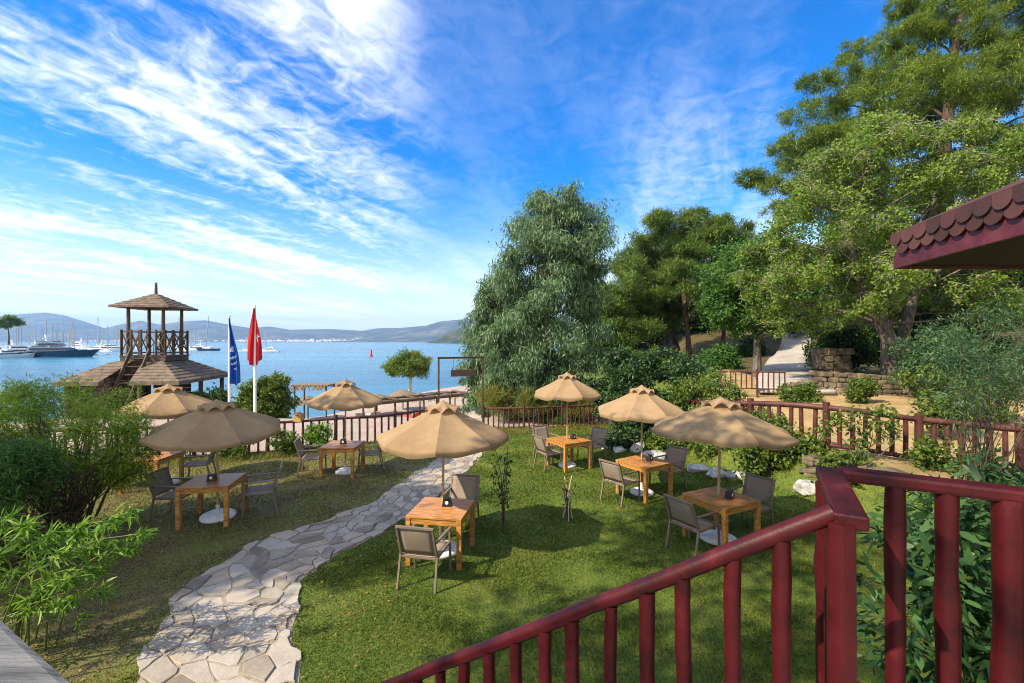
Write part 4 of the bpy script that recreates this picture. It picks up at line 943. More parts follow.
sail_boat('dark hulled sailing boat with a leaning mast right of the tower', 207, 318, 17, 24.5, 175, M['hull_navy'], lean=-.10)
sail_boat('small white sailing boat between the blue and red flags', 246, 285, 9, 9, 0)
sail_boat('white sailing boat with thin mast behind the anchored white boat', 267, 292, 12, 13.5, 180)
by_ = thing('channel_buoy', 'tall red buoy floating alone in the open bay', 'buoy', (*at(371, 0, 199)[:2], SEA)); q = MB(); q.lathe([(.2, -.6), (.95, -.4), (.95, .35), (.5, .5), (.42, 2.5), (.05, 2.9)], 14); q.build('body', M['buoy'], by_)
q = MB(); q.box(((-50 - CX) / F * 200, 204, SEA + .05), (110, 14, 1.1)); q.box(((-50 - CX) / F * 200, 206, SEA - .2), (110.3, 22, .8)); tag(q.build('quay', M['concrete']), 'low concrete quay at the left edge beyond the water', 'quay', kind='structure')
# ------------------------------------------------------------------ vegetation
def unit(v): return v / (np.linalg.norm(v, axis=-1, keepdims=True) + 1e-9)
def leaf_verts(pos, L, W, g, droop=0., axis=None, curl=.15, upn=.3, hexa=False):
    n = len(pos); a = g.normal(0, 1, (n, 3)); a[:, 2] -= droop
    if axis is not None: a = a * .55 + axis
    a = unit(a); r_ = g.normal(0, 1, (n, 3)); r_[:, 2] += upn * 3 * 0
    up = np.zeros((n, 3)); up[:, 2] = 1
    s_ = unit(np.cross(a, unit(g.normal(0, 1, (n, 3)) + up * upn * 4))); nn = np.cross(s_, a)
    l = (L * g.uniform(.65, 1.25, n))[:, None]; w_ = (W * g.uniform(.7, 1.2, n))[:, None]
    if hexa:   # a rounder leaf outline
        c1 = pos + a * l * .28; c2 = pos + a * l * .66 - nn * l * curl * .35; tip_ = pos + a * l - nn * l * curl
        return np.stack([pos, c1 + s_ * w_ * .46, c2 + s_ * w_ * .40, tip_, c2 - s_ * w_ * .40, c1 - s_ * w_ * .46], 1)
    m_ = pos + a * l * .45
    return np.stack([pos, m_ + s_ * w_ * .5 + nn * 0, pos + a * l - nn * l * curl, m_ - s_ * w_ * .5], 1)
def outline_centers(rows, d, n, g, depth=.8, hw_max=None):
    rows = np.array(rows, float); ys = rows[:, 0]; wt = rows[:, 2] - rows[:, 1]; yy = np.linspace(ys[0], ys[-1], 400); ww = np.interp(yy, ys, wt); ww = np.maximum(ww, 1); cdf = np.cumsum(ww) / ww.sum()
    C = []
    for i in range(n):
        y = np.interp((i + g.random()) / n, cdf, yy); l, r = np.interp(y, ys, rows[:, 1]), np.interp(y, ys, rows[:, 2]); m_, h_ = (l + r) / 2, (r - l) / 2
        f = np.clip(g.uniform(-1, 1), -1, 1); x = m_ + f * h_; dep = (min(h_ / F * d, hw_max) if hw_max else h_ / F * d) * depth * math.sqrt(max(0, 1 - f * f * .8)) * g.uniform(-1, 1)
        C.append(((x - CX) / F * d, d + dep, H - (y - CY) / F * d))
    return np.array(C)
def cloud(C, rad, nl, L, W, g, droop=0., sprays=14, sig=.16, flat=.75, curl=.15, upn=.3, outward=0., center=None, hexa=False):
    nc = len(C); rad = np.broadcast_to(rad, nc)
    sp = C[:, None, :] + unit(g.normal(0, 1, (nc, sprays, 3))) * (g.random((nc, sprays, 1)) ** .45) * rad[:, None, None] * np.array([1, 1, flat])
    sp = sp.reshape(-1, 3); srad = np.repeat(rad, sprays); per = max(1, int(nl / len(sp)))
    pos = np.repeat(sp, per, 0) + g.normal(0, 1, (len(sp) * per, 3)) * (sig * np.repeat(srad, per))[:, None] * np.array([1, 1, .75])
    ax = None
    if outward:
        ax = unit(pos - np.repeat(np.repeat(C, sprays, 0), per, 0)) * outward; ax[:, 2] -= droop * .5
    return leaf_verts(pos, L, W, g, droop, ax, curl, upn, hexa), sp
def limb(q, a, b_, r0, r1, g, sag=.08, n=5, seg=6):
    a, b_ = Vector(a), Vector(b_); L_ = (b_ - a).length; k = Vector(g.normal(0, sag * L_, 3)); pts = []
    for i in range(n):
        f = i / (n - 1); pts.append(a.lerp(b_, f) + k * math.sin(f * math.pi) + Vector((0, 0, .10 * L_ * math.sin(f * math.pi))))
    q.tube(pts, [r0 + (r1 - r0) * i / (n - 1) for i in range(n)], seg)
def tree(name, label, trunk, r0, rows, d, leafm, barkm, nl, L, W, nclump, rc, seed, droop=0., depth=.8, sprays=14, sig=.16, nlimb=26, group=None, cat='tree', flat=.75, curl=.15, twigs=0, hw_max=None, outward=0., extra=None, limb_r=.35, upn=.3, twigm=None):
    """trunk: list of world points from the ground up"""
    g = np.random.default_rng(seed); tr = [Vector(p) for p in trunk]; base = tr[0]
    o = thing(name, label, cat, base, 0, group)
    C = outline_centers(rows, d, nclump, g, depth, hw_max)
    if extra is not None: C = np.vstack([C, extra])
    V, sp = cloud(C, rc * g.uniform(.7, 1.25, len(C)), nl, L, W, g, droop, sprays, sig, flat, curl, upn, outward)
    np_mesh('crown', V - np.array(base), 4, leafm, o)
    q = MB(); n = len(tr); q.tube([p - base for p in tr], [r0 * (1.25 if i == 0 else 1) * (1 - .62 * i / (n - 1)) for i in range(n)], 10)
    zs_ = np.array([p.z for p in tr]); idx = g.permutation(len(C))[:nlimb]
    for i in idx:
        c = Vector(C[i]); zz_ = max(tr[0].z + (tr[-1].z - tr[0].z) * .35, min(tr[-1].z, c.z - (c.xy - tr[-1].xy).length * .45))
        k = np.interp(zz_, zs_, np.arange(n)); k0 = min(n - 2, int(k)); st = tr[k0].lerp(tr[k0 + 1], k - k0); rr = r0 * (1 - .62 * k / (n - 1)) * limb_r
        limb(q, st - base, c - base, max(rr, .02), max(.012, rr * .18), g)
    q.build('trunk', barkm, o)
    if twigs:
        q = MB(); ii = g.permutation(len(sp))[:twigs]
        for i in ii:
            a = Vector(C[i // sprays]); b_ = Vector(sp[i]); b_ = a + (b_ - a) * g.uniform(1.1, 1.7); limb(q, a - base, b_ - base, .026, .008, g, .14, 4, 4)
            for _ in range(2): c = a.lerp(b_, g.uniform(.4, .8)); limb(q, c - base, c + Vector(g.normal(0, .35, 3)) - base, .010, .004, g, .15, 3, 3)
        q.build('twigs', twigm or M['twig'], o)
    return o
def P3(px, py, d): return at(px, py, d)
def base_at(px, d, dz=-.1): X = (px - CX) / F * d; return Vector((X, d, gz(X, d) + dz))
# big drooping grey green tree behind the fence
b0 = base_at(548, 20)
tree('eucalyptus_tree', 'big drooping grey green tree behind the back fence in the middle', [b0, P3(549, 380, 20), P3(546, 320, 20.2), P3(548, 250, 20), P3(552, 200, 20)], .34,
     [(194, 545, 575), (205, 526, 592), (225, 518, 598), (245, 508, 600), (270, 506, 598), (295, 502, 598), (320, 498, 598), (350, 494, 596), (380, 492, 594), (402, 496, 592), (414, 500, 584)], 20, M['lf_euc'], M['bark_grey'], 105000, .25, .048, 170, .66, 31, 1.5, .85, 18, .26, 26, curl=.05, limb_r=.2)
b0 = base_at(486, 23)
tree('eucalyptus_tree', 'paler drooping tree to the left of the big grey green one, over the beach', [b0, P3(484, 370, 23), P3(486, 320, 23), P3(490, 285, 23)], .2,
     [(284, 486, 500), (300, 478, 505), (325, 474, 505), (350, 471, 505), (380, 470, 505), (405, 474, 505)], 23, M['lf_euc'], M['bark_grey'], 34000, .27, .055, 64, .7, 33, 1.6, .8, 14, .2, 16, curl=.05)
# pines behind
PN = [('tall pine with dark straight trunk, middle of the pine group', 690, 47, [(212, 655, 700), (225, 640, 725), (245, 628, 742), (270, 622, 748), (295, 625, 745), (312, 635, 735)], .34, 46, 26000),
      ('pine left in the pine group with low hanging branches', 664, 50, [(255, 618, 660), (280, 612, 668), (310, 610, 672), (335, 615, 660)], .3, 30, 15000),
      ('slim pine with two leaning trunks between the others', 676, 52, [(235, 640, 690), (262, 640, 710), (290, 640, 715), (320, 650, 705)], .25, 24, 12000),
      ('pine on the right of the pine group above the ramp grass', 722, 49, [(228, 705, 748), (250, 700, 752), (285, 700, 752), (315, 705, 745)], .28, 26, 13000),
      ('pale trunked pine at the left edge of the pine group', 618, 44, [(285, 600, 640), (310, 596, 645), (340, 600, 640)], .22, 20, 9000)]
for i, (lab, px, d, rows, r0, nc, nl) in enumerate(PN):
    b0 = base_at(px, d); t1 = rows[1][0]; dx_ = (-6, 8, -10, 4, -8)[i]
    tree('pine_tree', lab, [b0, P3(px + dx_ * .3, 340, d), P3(px + dx_, 300, d), P3(px + dx_ * .8, t1 + 10, d)], r0, rows, d, M['lf_pine'], M['bark_pine'], int(nl * 4), .46, .065, int(nc * 1.15), 1.5, 50 + i, -.2, .8, 20, .16, 18, 'pines beyond the bushes', flat=.42, upn=.6, outward=.6)
    if i == 2:
        q = MB(); q.tube([Vector((1.2, 0, 0)), P3(672, 330, d) - b0, P3(664, 290, d) - b0, P3(668, 255, d) - b0], [.22, .18, .14, .08], 8); q.build('trunk', M['bark_pine'], bpy.data.objects.get('pine_tree.002'))
# big pine high on the right
b0 = base_at(950, 31)
tree('pine_tree', 'huge pine filling the top right corner above the forked tree', [b0, P3(948, 250, 31), P3(945, 150, 31.5), P3(955, 40, 31), P3(975, -40, 31)], .5,
     [(-85, 975, 1060), (-40, 935, 1085), (0, 910, 1100), (35, 872, 1105), (60, 842, 1105), (80, 810, 1105), (105, 785, 1105), (130, 770, 1100), (160, 766, 1090), (190, 768, 1080), (215, 775, 1000)], 31, M['lf_pine2'], M['bark_pine'], 400000, .36, .042, 235, 1.3, 71, -.2, .55, 26, .13, 30, flat=.5, upn=.6, twigs=0, outward=.6)
# forked deciduous tree with grey twigs
b0 = base_at(893, 19.6, -.05)
o = tree('forked_tree', 'wide yellow green tree with forked grey trunk and bare grey twigs', [b0, P3(889, 340, 19.5), P3(872, 300, 19.3), P3(850, 255, 19.2), P3(845, 200, 19.2)], .34,
     [(122, 872, 930), (142, 840, 985), (165, 812, 1040), (195, 788, 1060), (225, 775, 1070), (255, 765, 1070), (285, 758, 1070), (308, 768, 1040), (322, 810, 1000)], 19.5, M['lf_lime'], M['bark_grey'], 120000, .13, .085, 165, .8, 81, .4, .62, 20, .16, 30, curl=.12, twigs=1500, limb_r=.22)
q = MB(); q.tube([Vector((.02, 0, .6)), P3(905, 330, 19.7) - b0, P3(915, 290, 19.9) - b0, P3(930, 240, 20) - b0, P3(935, 190, 20) - b0], [.26, .22, .18, .13, .06], 10)
g = np.random.default_rng(5)
for k in range(9): limb(q, P3(915 + g.uniform(-6, 12), 290 - k * 9, 19.9) - b0, P3(g.uniform(880, 1010), g.uniform(140, 260), 19.5 + g.uniform(-2, 2)) - b0, .08, .015, g)
q.build('trunk', M['bark_grey'], o)
# fresh green tree above the ramp
b0 = base_at(757, 27)
tree('leafy_tree', 'rich green leafy tree overhanging the ramp, left of the forked tree', [b0, P3(757, 330, 27), P3(752, 290, 27), P3(752, 262, 27)], .22,
     [(240, 735, 775), (257, 722, 796), (280, 714, 808), (300, 712, 808), (318, 716, 800), (328, 728, 780)], 27, M['lf_mid'], M['bark_grey'], 42000, .19, .13, 76, .95, 91, .4, .7, 14, .24, 22)
# dark trees and bushes closing the view behind
BK = [(602, 60, 300, 18, 'lf_mid', 'light green tree between the grey tree and the pines'), (640, 66, 296, 24, 'lf_dark', 'dark tree behind the left pine trunks'), (690, 68, 290, 26, 'lf_dark', 'dark tree behind the tall pine trunk'), (742, 64, 262, 32, 'lf_mid', 'green tree behind the ramp top'), (785, 66, 250, 36, 'lf_dark', 'dark tree over the end of the ramp'),
      (826, 52, 222, 46, 'lf_mid', 'green tree seen behind the forked tree, left side'), (880, 48, 250, 40, 'lf_dark', 'dark tree behind the forked trunk'), (940, 44, 235, 44, 'lf_mid', 'green tree behind the forked tree, right side'), (1000, 40, 215, 46, 'lf_dark', 'dark tree at the right edge below the roof'), (1060, 36, 200, 50, 'lf_mid', 'tree beyond the right edge under the roof')]
for i, (px, d, yt, hw, lm, lab) in enumerate(BK):
    b0 = base_at(px, d); yb = CY + F * (H - (b0.z + .8)) / d
    rows = [(yt, px - hw * .4, px + hw * .4), (yt + 14, px - hw * .8, px + hw * .8), ((yt + yb) / 2, px - hw, px + hw), (yb, px - hw * .85, px + hw * .85)]
    tree('background_tree', lab, [b0, P3(px, (yt + yb) / 2, d), P3(px, yt + 8, d)], .25, rows, d, M[lm], M['bark_grey'], 17000, .34, .2, 60, 1.7, 200 + i, .3, .8, 12, .24, 8, 'trees closing the view on the slope')
def bush(name, label, rows, d, leafm, nl, L, W, nc, rc, seed, stems=10, droop=.2, depth=.9, group=None, base=None, stemm=None, sprays=12, sig=.2, outward=0., curl=.12, stem_r=.018, flat=.8, upn=.3, hw_max=None, cat='bush', stem_all=False, hexa=False):
    g = np.random.default_rng(seed); C = outline_centers(rows, d, nc, g, depth, hw_max)
    cx_ = np.mean(C[:, 0]) if base is None else base[0]; cy_ = np.mean(C[:, 1]) if base is None else base[1]; b0 = Vector((cx_, cy_, gz(cx_, cy_) - .03))
    C[:, 2] = np.maximum(C[:, 2], terrain(C[:, 0], C[:, 1]) + rc * .35)
    o = thing(name, label, cat, b0, 0, group)
    V, sp = cloud(C, rc * g.uniform(.7, 1.25, nc), nl, L, W, g, droop, sprays, sig, flat, curl, upn, outward, hexa=hexa)
    V[:, :, 2] = np.maximum(V[:, :, 2], terrain(V[:, 0, 0], V[:, 0, 1])[:, None] + .01)
    np_mesh('foliage', V - np.array(b0), V.shape[1], leafm, o)
    q = MB()
    for k in range(stems):
        c = Vector(C[g.integers(nc)]); st = Vector((g.normal(0, .12), g.normal(0, .12), 0)); limb(q, st, c - b0, stem_r, stem_r * .35, g, .06, 6, 5)
    if stem_all:
        for i in range(len(sp)):
            if g.random() < (.5 if name != 'feathery_shrub' else .3): a = Vector(C[i // sprays]); limb(q, a - b0, Vector(sp[i]) - b0, stem_r * .3, stem_r * .12, g, .08, 3, 3)
    q.build('stems', stemm or M['stem'], o); return o
# bushes behind the parasols
bush('dark_bush', 'dense dark green bush behind the back and middle parasols', [(352, 612, 668), (366, 600, 692), (385, 596, 704), (405, 600, 708), (425, 610, 706), (436, 620, 700)], 16.0, M['lf_dark'], 24000, .13, .075, 70, .5, 301, 14)
bush('leafy_bush', 'lighter green bush right of the dark one, before the short red fence', [(378, 690, 735), (392, 682, 760), (410, 680, 772), (430, 690, 770), (448, 700, 760)], 13.6, M['lf_hedge'], 13000, .10, .055, 44, .38, 302, 12)
HD = [(640, 432, 454, 44, 14.2, 'lf_dark', 'low dark hedge bush behind the middle table'), (690, 430, 459, 40, 13.3, 'lf_hedge', 'low hedge bush between the middle and right parasols'), (740, 438, 468, 42, 12.3, 'lf_hedge', 'low hedge bush under the large right parasol'),
      (788, 436, 478, 28, 10.6, 'lf_hedge', 'tangled bush right of the large parasol, behind the corner post boulder'), (560, 425, 445, 14, 18.6, 'lf_mid', 'low green bush at the foot of the big grey green tree')]
for i, (px, y0, y1, hw, d, lm, lab) in enumerate(HD):
    dens = 1 if i < 3 else .5
    bush('hedge_bush', lab, [(y0, px - hw * .5, px + hw * .5), (y0 + 10, px - hw * .9, px + hw * .9), ((y0 + y1) / 2 + 4, px - hw, px + hw), (y1, px - hw * .9, px + hw * .9)], d, M[lm], int(6000 * dens), .10, .055, 30, .24, 320 + i, 14, .2, .6, 'hedge bushes along the lawn edge', hw_max=.5, stem_all=True, stem_r=.012, sprays=9, sig=.3, hexa=True)
# climbers over the right fence and undergrowth on the slope
for i, (px, y0, y1, hw, d, lab) in enumerate([(770, 418, 470, 26, 10.6, 'leafy bush filling the gap behind the right parasol'), (860, 406, 440, 34, 9.9, 'leaves trailing over the top rail of the right fence, middle'), (925, 440, 470, 18, 9.5, 'leafy tangle on the right fence below the roof'), (980, 450, 482, 20, 9.2, 'leafy tangle at the right end of the fence'), (842, 452, 486, 22, 9.3, 'leafy bush on the bank just right of the corner post boulder')]):
    bush('climbing_bush', lab, [(y0, px - hw * .6, px + hw * .6), (y0 + 8, px - hw, px + hw), (y1, px - hw, px + hw)], d - .15, M['lf_hedge'], (4200, 800, 900, 900, 1100)[i], .10, .055, (30, 18, 18, 18, 30)[i], .22, 380 + i, 10, .2, .5, 'climbing bushes on the right fence', hw_max=.4, stem_all=True, stem_r=.012, sprays=9, sig=.3, hexa=True)
for i, (px, y0, y1, hw, d, lm, lab) in enumerate([(640, 350, 370, 30, 40, 'lf_hedge', 'low bush under the left pine'), (700, 354, 374, 34, 36, 'lf_mid', 'low bush below the tall pine trunk'), (722, 348, 370, 14, 33, 'lf_mid', 'low bush left of the ramp under the rich green tree'), (838, 325, 372, 18, 25, 'lf_dark', 'dark bush behind the square stone pier'), (850, 318, 362, 34, 26, 'lf_mid', 'bush above the stone pier right of the ramp'),
      (920, 310, 372, 34, 23, 'lf_dark', 'dark bush right of the forked trunk'), (970, 300, 372, 40, 22, 'lf_dark', 'dark bush far right behind the blue green shrub'), (846, 330, 356, 20, 36, 'lf_hedge', 'bush at the far end of the ramp'), (752, 338, 356, 10, 46, 'lf_dark', 'dark bush beside the ramp top')]):
    bush('slope_bush', lab, [(y0, px - hw * .5, px + hw * .5), (y0 + 8, px - hw * .9, px + hw * .9), ((y0 + y1) / 2, px - hw, px + hw), (y1, px - hw, px + hw)], d, M[lm], 7000, .2, .11, 34, .6, 390 + i, 6, .2, .8, 'bushes on the slope', hw_max=1.4)
# feathery blue green shrub at the right edge
bush('feathery_shrub', 'feathery blue green shrub with thin arching stems at the right edge', [(300, 1000, 1060), (318, 965, 1085), (345, 935, 1095), (370, 920, 1095), (395, 925, 1080), (415, 950, 1060)], 7.6, M['lf_teal'], 7500, .11, .018, 60, .26, 341, 34, .3, .7, None, (gnd(1035, 520, .5)[0] - .6, 7.6), M['stem'], 16, .3, .8, .1, .008, hw_max=.9, stem_all=True)
bush('feathery_shrub', 'blue green shrub behind the feathery one, beside the forked trunk', [(330, 925, 965), (345, 910, 1010), (365, 905, 1040), (382, 910, 1040)], 16.4, M['lf_teal'], 12000, .16, .05, 36, .55, 342, 14, .3, .8)
# glossy shrub below the terrace rail
bush('laurel_shrub', 'glossy long leaved shrub behind the balusters at the lower right', [(492, 900, 1010), (520, 880, 1090), (560, 870, 1110), (610, 880, 1110), (660, 890, 1110), (720, 900, 1100)], 3.4, M['lf_laurel'], 3600, .145, .046, 58, .20, 351, 30, .1, .8, None, (3.5, 3.5), M['stem_green'], 9, .34, .7, .25, .008, hw_max=.8, stem_all=True, hexa=True)
bush('laurel_shrub', 'glossy shrub at the right edge below the top rail, nearer the log fence', [(478, 930, 1060), (500, 905, 1080), (530, 905, 1090), (560, 910, 1090)], 5.0, M['lf_laurel'], 2600, .13, .042, 42, .22, 352, 24, .1, .8, None, (5.6, 5.0), M['stem_green'], 9, .34, .7, .25, .008, hw_max=.8, stem_all=True, hexa=True)
# left: feathery lime shrub with many stems
bush('feathery_shrub', 'tall feathery lime green shrub with bare stems on the left', [(386, 15, 75), (394, -15, 105), (410, -30, 125), (432, -30, 142), (455, -10, 152), (476, 40, 146), (488, 90, 132)], 7.9, M['lf_feather'], 27000, .10, .0165, 90, .25, 361, 70, .25, .8, None, (-7.55, 7.7), M['stem'], 18, .26, .7, .1, .017, hw_max=1.2, stem_all=True)
bush('dark_shrub', 'dark dry shrub with brown inside at the left edge', [(445, -40, 35), (458, -50, 50), (485, -50, 60), (520, -50, 60), (556, -50, 55)], 6.8, M['lf_bronze'], 16000, .09, .016, 70, .27, 362, 26, .3, .9, None, (-7.6, 6.8), M['stem'], 14, .25, .5, stem_r=.014, hw_max=1.1)
bush('dark_shrub', 'blue green branches over the dark dry shrub at the left edge', [(452, -40, 20), (462, -45, 34), (480, -45, 45), (498, -40, 40)], 6.4, M['lf_mid'], 14000, .09, .016, 46, .26, 363, 14, .3, .8, None, (-7.4, 6.4), M['stem'], 14, .28, .6, stem_r=.012, hw_max=.8)
# near left: long stems ending in whorls of narrow leaves
g = np.random.default_rng(77)
o = thing('narrow_leaf_shrub', 'bright green shrub with long stems ending in whorls of narrow leaves, lower left', 'shrub', (-4.7, 4.55, gz(-4.7, 4.55))); ob = np.array(o.location)
tips = [(133, 512), (140, 534), (128, 548), (112, 520), (95, 545), (75, 530), (60, 555), (50, 535), (35, 560), (20, 540), (12, 575), (45, 585), (70, 580), (88, 570), (30, 600), (10, 610), (60, 605), (-10, 560), (-15, 590), (100, 590), (25, 525), (5, 520)]
q = MB(); VV = []
for (px, py) in tips:
    dd = 4.6 + g.uniform(-.5, .5); tp = at(px, py, dd) - Vector(ob); st = Vector((g.normal(-.55, .22), g.normal(.05, .2), 0)); side = Vector((tp.x - st.x, tp.y - st.y, 0))
    mid_ = st + side * .45 + Vector((0, 0, tp.z * .78 + .05)); pts = [st, st.lerp(mid_, .5) + Vector((0, 0, .12)) - side * .06, mid_, mid_.lerp(tp, .6) + Vector((0, 0, .05)), tp]; q.tube(pts, [.011, .009, .007, .005, .004], 6)
    for f, k_ in ((1., 26), (.93, 12), (.84, 12), (.74, 10), (.62, 7)):
        p = np.array(mid_.lerp(tp, (f - .5) * 2)); dv = np.array((tp - mid_).normalized()); k = k_
        pos = np.repeat(p[None], k, 0) + g.normal(0, .02, (k, 3)); VV.append(leaf_verts(pos, .15, .020, g, .25, np.repeat(dv[None] * .6, k, 0), .3, hexa=True))
    if g.random() < .75:   # a lower side shoot
        p2 = mid_.lerp(st, g.uniform(.1, .5)); t2 = p2 + Vector((g.normal(0, .22), g.normal(0, .2), g.uniform(.02, .22))); q.tube([p2, p2.lerp(t2, .5) + Vector((0, 0, .05)), t2], [.006, .005, .003], 5)
        pos = np.repeat(np.array(t2)[None], 22, 0) + g.normal(0, .025, (22, 3)); VV.append(leaf_verts(pos, .15, .020, g, .2, np.repeat(np.array((t2 - p2).normalized())[None] * .6, 22, 0), .3, hexa=True))
VV = np.concatenate(VV); np_mesh('foliage', VV, VV.shape[1], M['lf_olean'], o); q.build('stems', M['stem_green'], o)
# small trees and bushes by the beach
b0 = base_at(409, 50)
tree('pine_tree', 'small round topped pine with pale trunk standing on the beach', [b0, P3(410, 388, 50), P3(411, 374, 50), P3(409, 364, 50)], .2, [(353, 402, 414), (360, 393, 425), (367, 389, 428), (374, 392, 424)], 50, M['lf_pine2'], M['stake'], 22000, .28, .08, 44, .7, 401, 0, .8, 14, .25, 12, flat=.6, upn=.6)
b0 = Vector(((8 - CX) / F * 199, 199, SEA + .5))
tree('pine_tree', 'small dark pine at the left edge standing on the quay', [b0, P3(9, 338, 199), P3(8, 326, 199)], .35, [(317, 2, 14), (321, -6, 17), (326, -6, 16)], 199, M['lf_pine'], M['bark_pine'], 4000, 1.1, .4, 16, 1.5, 402, 0, .7, 12, .25, 8, flat=.5, upn=.6)
bush('round_bush', 'round green bush behind the foot of the red flagpole', [(380, 260, 278), (390, 250, 282), (402, 245, 284), (414, 246, 282), (424, 252, 278)], 24.5, M['lf_hedge'], 20000, .19, .09, 56, .55, 411, 12)
bush('round_bush', 'bush between the tower post and the blue flagpole', [(396, 190, 226), (404, 185, 230), (414, 184, 230), (424, 190, 228)], 24.0, M['lf_hedge'], 14000, .19, .09, 44, .5, 412, 12)
for i, (px, py, d, hw, lab) in enumerate([(170, 446, 13.0, 20, 'yellowish low plants along the fence, below the nearest left parasol'), (285, 446, 13.6, 12, 'low green plants at the fence right of the left parasol'), (318, 440, 14.1, 14, 'low green plants at the fence beside the lantern'), (230, 450, 13.2, 14, 'low plants along the fence behind the reddish table')]):
    bush('fence_plant', lab, [(py - 14, px - hw * .6, px + hw * .6), (py - 4, px - hw, px + hw), (py + 8, px - hw, px + hw)], d - .25, M['lf_olean' if i % 2 == 0 else 'lf_hedge'], 2600, .10, .035, 16, .2, 420 + i, 8, .1, .5, 'low plants along the back fence', hw_max=.3)
bush('reed_clump', 'bright grass and reeds behind the fence below the grey green tree', [(392, 486, 512), (402, 482, 600), (414, 484, 606)], 18.6, M['grass_dry'], 9000, .42, .02, 50, .35, 431, 6, -1.2, .6, None, None, M['stem_green'], hw_max=.8, cat='plant', upn=0)
# saplings on the lawn
def sapling(label, px, pyb, ytop, nl, seed, pale):
    x, y = gnd(px, pyb); o = thing('sapling', label, 'sapling', (x, y, gz(x, y)), 0, 'young saplings on the lawn'); g = np.random.default_rng(seed); h = (pyb - ytop) / F * y; q = MB(); tips_ = []
    for k in range(5 if not pale else 3):
        a = k * 2.1 + seed; tp = Vector((.16 * math.cos(a) * g.uniform(.5, 1.3), .12 * math.sin(a), h * g.uniform(.75, 1))); limb(q, (0, 0, 0), tp, .012, .005, g, .05, 6, 5); tips_.append(tp)
    q.build('stems', M['stake'] if pale else M['stem'], o)
    pos = np.concatenate([np.array(tp)[None] * g.uniform(.35, 1.0, (nl // len(tips_), 1)) + g.normal(0, .05, (nl // len(tips_), 3)) for tp in tips_]); np_mesh('leaves', leaf_verts(pos, .09, .04, g, .3), 4, M['lf_dark'], o)
    return o
sapling('thin dark leafy sapling on the lawn right of the sunlit table', 503, 532, 446, 150, 1, False)
o = sapling('bare sapling tied to pale forked stakes in the middle of the lawn', 568, 520, 472, 30, 2, False)
q = MB(); hs_ = .62
q.tube([(-.09, .05, 0), (0, 0, hs_ * .75), (.07, -.02, hs_ * 1.35)], .012, 7); q.tube([(.09, .03, 0), (.0, .0, hs_ * .75), (-.06, .02, hs_ * 1.3)], .012, 7); q.tube([(0, -.09, 0), (.005, 0, hs_ * .8)], .011, 7); q.build('stakes', M['stake'], o)
# long grass along the fence foot and the bank
g = np.random.default_rng(15); n = 26000
t_ = g.random(n); PX = np.interp(t_, np.linspace(0, 1, len(FB)), [p[0] for p in FB]); PY = np.interp(PX, [p[0] for p in FB], [p[1] for p in FB]) + g.normal(-.15, .28, n)
x2 = g.uniform(4, 9, n // 2); y2 = g.uniform(5, 13, n // 2); k = np.abs(x2 - toe(y2) - .9) < .9; x2, y2 = x2[k], y2[k]
PX = np.r_[PX, x2]; PY = np.r_[PY, y2]; keep = ~inside(path_poly, PX, PY); PX, PY = PX[keep], PY[keep]
pos = np.stack([PX, PY, terrain(PX, PY)], -1); V = leaf_verts(pos, .17, .012, g, -1.6, None, .25, 0)
o = np_mesh('verge_grass', V, 4, M['grass_dry']); tag(o, 'longer yellowish grass along the foot of the fence and the bank', 'grass', kind='stuff')
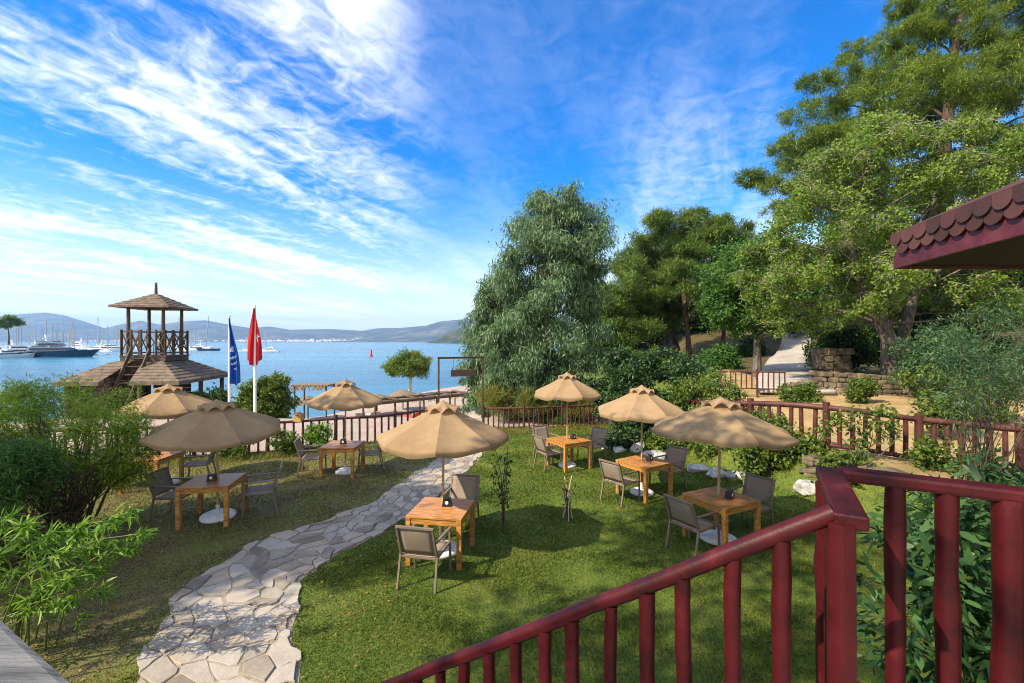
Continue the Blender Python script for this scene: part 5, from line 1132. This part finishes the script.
# trees outside the view whose shade falls on the left lawn and the parasols
def off_tree(label, loc, zc, rad, nl, seed, nc=40, foot=None):
    g = np.random.default_rng(seed); b0 = Vector((*(foot or loc), -.1)); o = thing('shade_tree', label, 'tree', b0, 0, 'trees left of the view'); C = np.array([loc[0], loc[1], zc]) + unit(g.normal(0, 1, (nc, 3))) * (g.random((nc, 1)) ** .4) * np.array([rad[0], rad[1], rad[2]])
    V, sp = cloud(C, np.full(nc, .95), nl, .22, .15, g, .2, 12, .26); np_mesh('crown', V - np.array(b0), 4, M['lf_mid'], o)
    q = MB(); q.tube([Vector((0, 0, 0)), Vector((0, 0, zc))], [.25, .12], 8)
    for c in C[:14 if foot is None else 3]: limb(q, (0, 0, zc * (.6 if foot is None else .95)), Vector(c) - b0, .09, .02, g)
    q.build('trunk', M['bark_grey'], o)
off_tree('leafy tree beyond the left edge shading the far part of the worn lawn', (-13.9, 3.6), 11.0, (2.1, 2.2, .7), 8000, 501, 46)
off_tree('leafy tree beyond the left edge shading the near part of the worn lawn', (-14.9, 1.4), 11.0, (2.0, 1.6, .7), 9000, 502, 36)
off_tree('tall tree beyond the left edge dappling the right parasols', (-8.0, 1.0), 12.5, (1.6, 1.5, .9), 2300, 503, 16, (-8.5, -7.5))
off_tree('tall tree behind the terrace dappling the near lawn', (-10.3, -2.4), 12.5, (2.0, 1.3, .8), 1300, 504, 15, (-11, -10))
g = np.random.default_rng(91); n = 2600
fx, fy = g.uniform(-10, -1.5, n), g.uniform(4.2, 14, n); k = fy < np.interp(fx, [p[0] for p in FB], [p[1] for p in FB]) - .2; k &= ~inside(path_poly, fx, fy); fx, fy = fx[k], fy[k]
M['litter'] = leaf('fallen_leaf', [(.10, .055, .02), (.17, .10, .035), (.24, .17, .06)], .8, .1, 3)
pos = np.stack([fx, fy, terrain(fx, fy) + .022 + .02 * inside(path_poly, fx, fy)], -1); V = leaf_verts(pos, .055, .028, g, 0, None, .2, 3.); V[:, :, 2] = np.clip(V[:, :, 2], (pos[:, 2] - .012)[:, None], (pos[:, 2] + .014)[:, None])
o = np_mesh('fallen_leaves', V, 4, M['litter']); tag(o, 'small dry fallen leaves scattered on the worn lawn', 'leaves', kind='stuff')
for i, (px, y0, y1, hw, d, lab) in enumerate([(862, 380, 398, 12, 16.2, 'small bush at the foot of the low stone wall'), (930, 370, 402, 26, 15.0, 'bush in front of the right end of the low stone wall'), (800, 386, 402, 16, 17.0, 'low bush at the kerb between the short red fence and the wall'), (948, 398, 424, 24, 12.0, 'bush on the ochre earth just behind the middle of the right fence'), (985, 380, 420, 30, 13.0, 'bush on the ochre earth behind the right end of the fence')]):
    bush('wall_bush', lab, [(y0, px - hw * .5, px + hw * .5), (y0 + 6, px - hw, px + hw), (y1, px - hw, px + hw)], d, M['lf_hedge'], 2600, .11, .06, 20, .28, 440 + i, 8, .2, .6, 'bushes by the stone wall', hw_max=.6, stem_all=True, hexa=True)
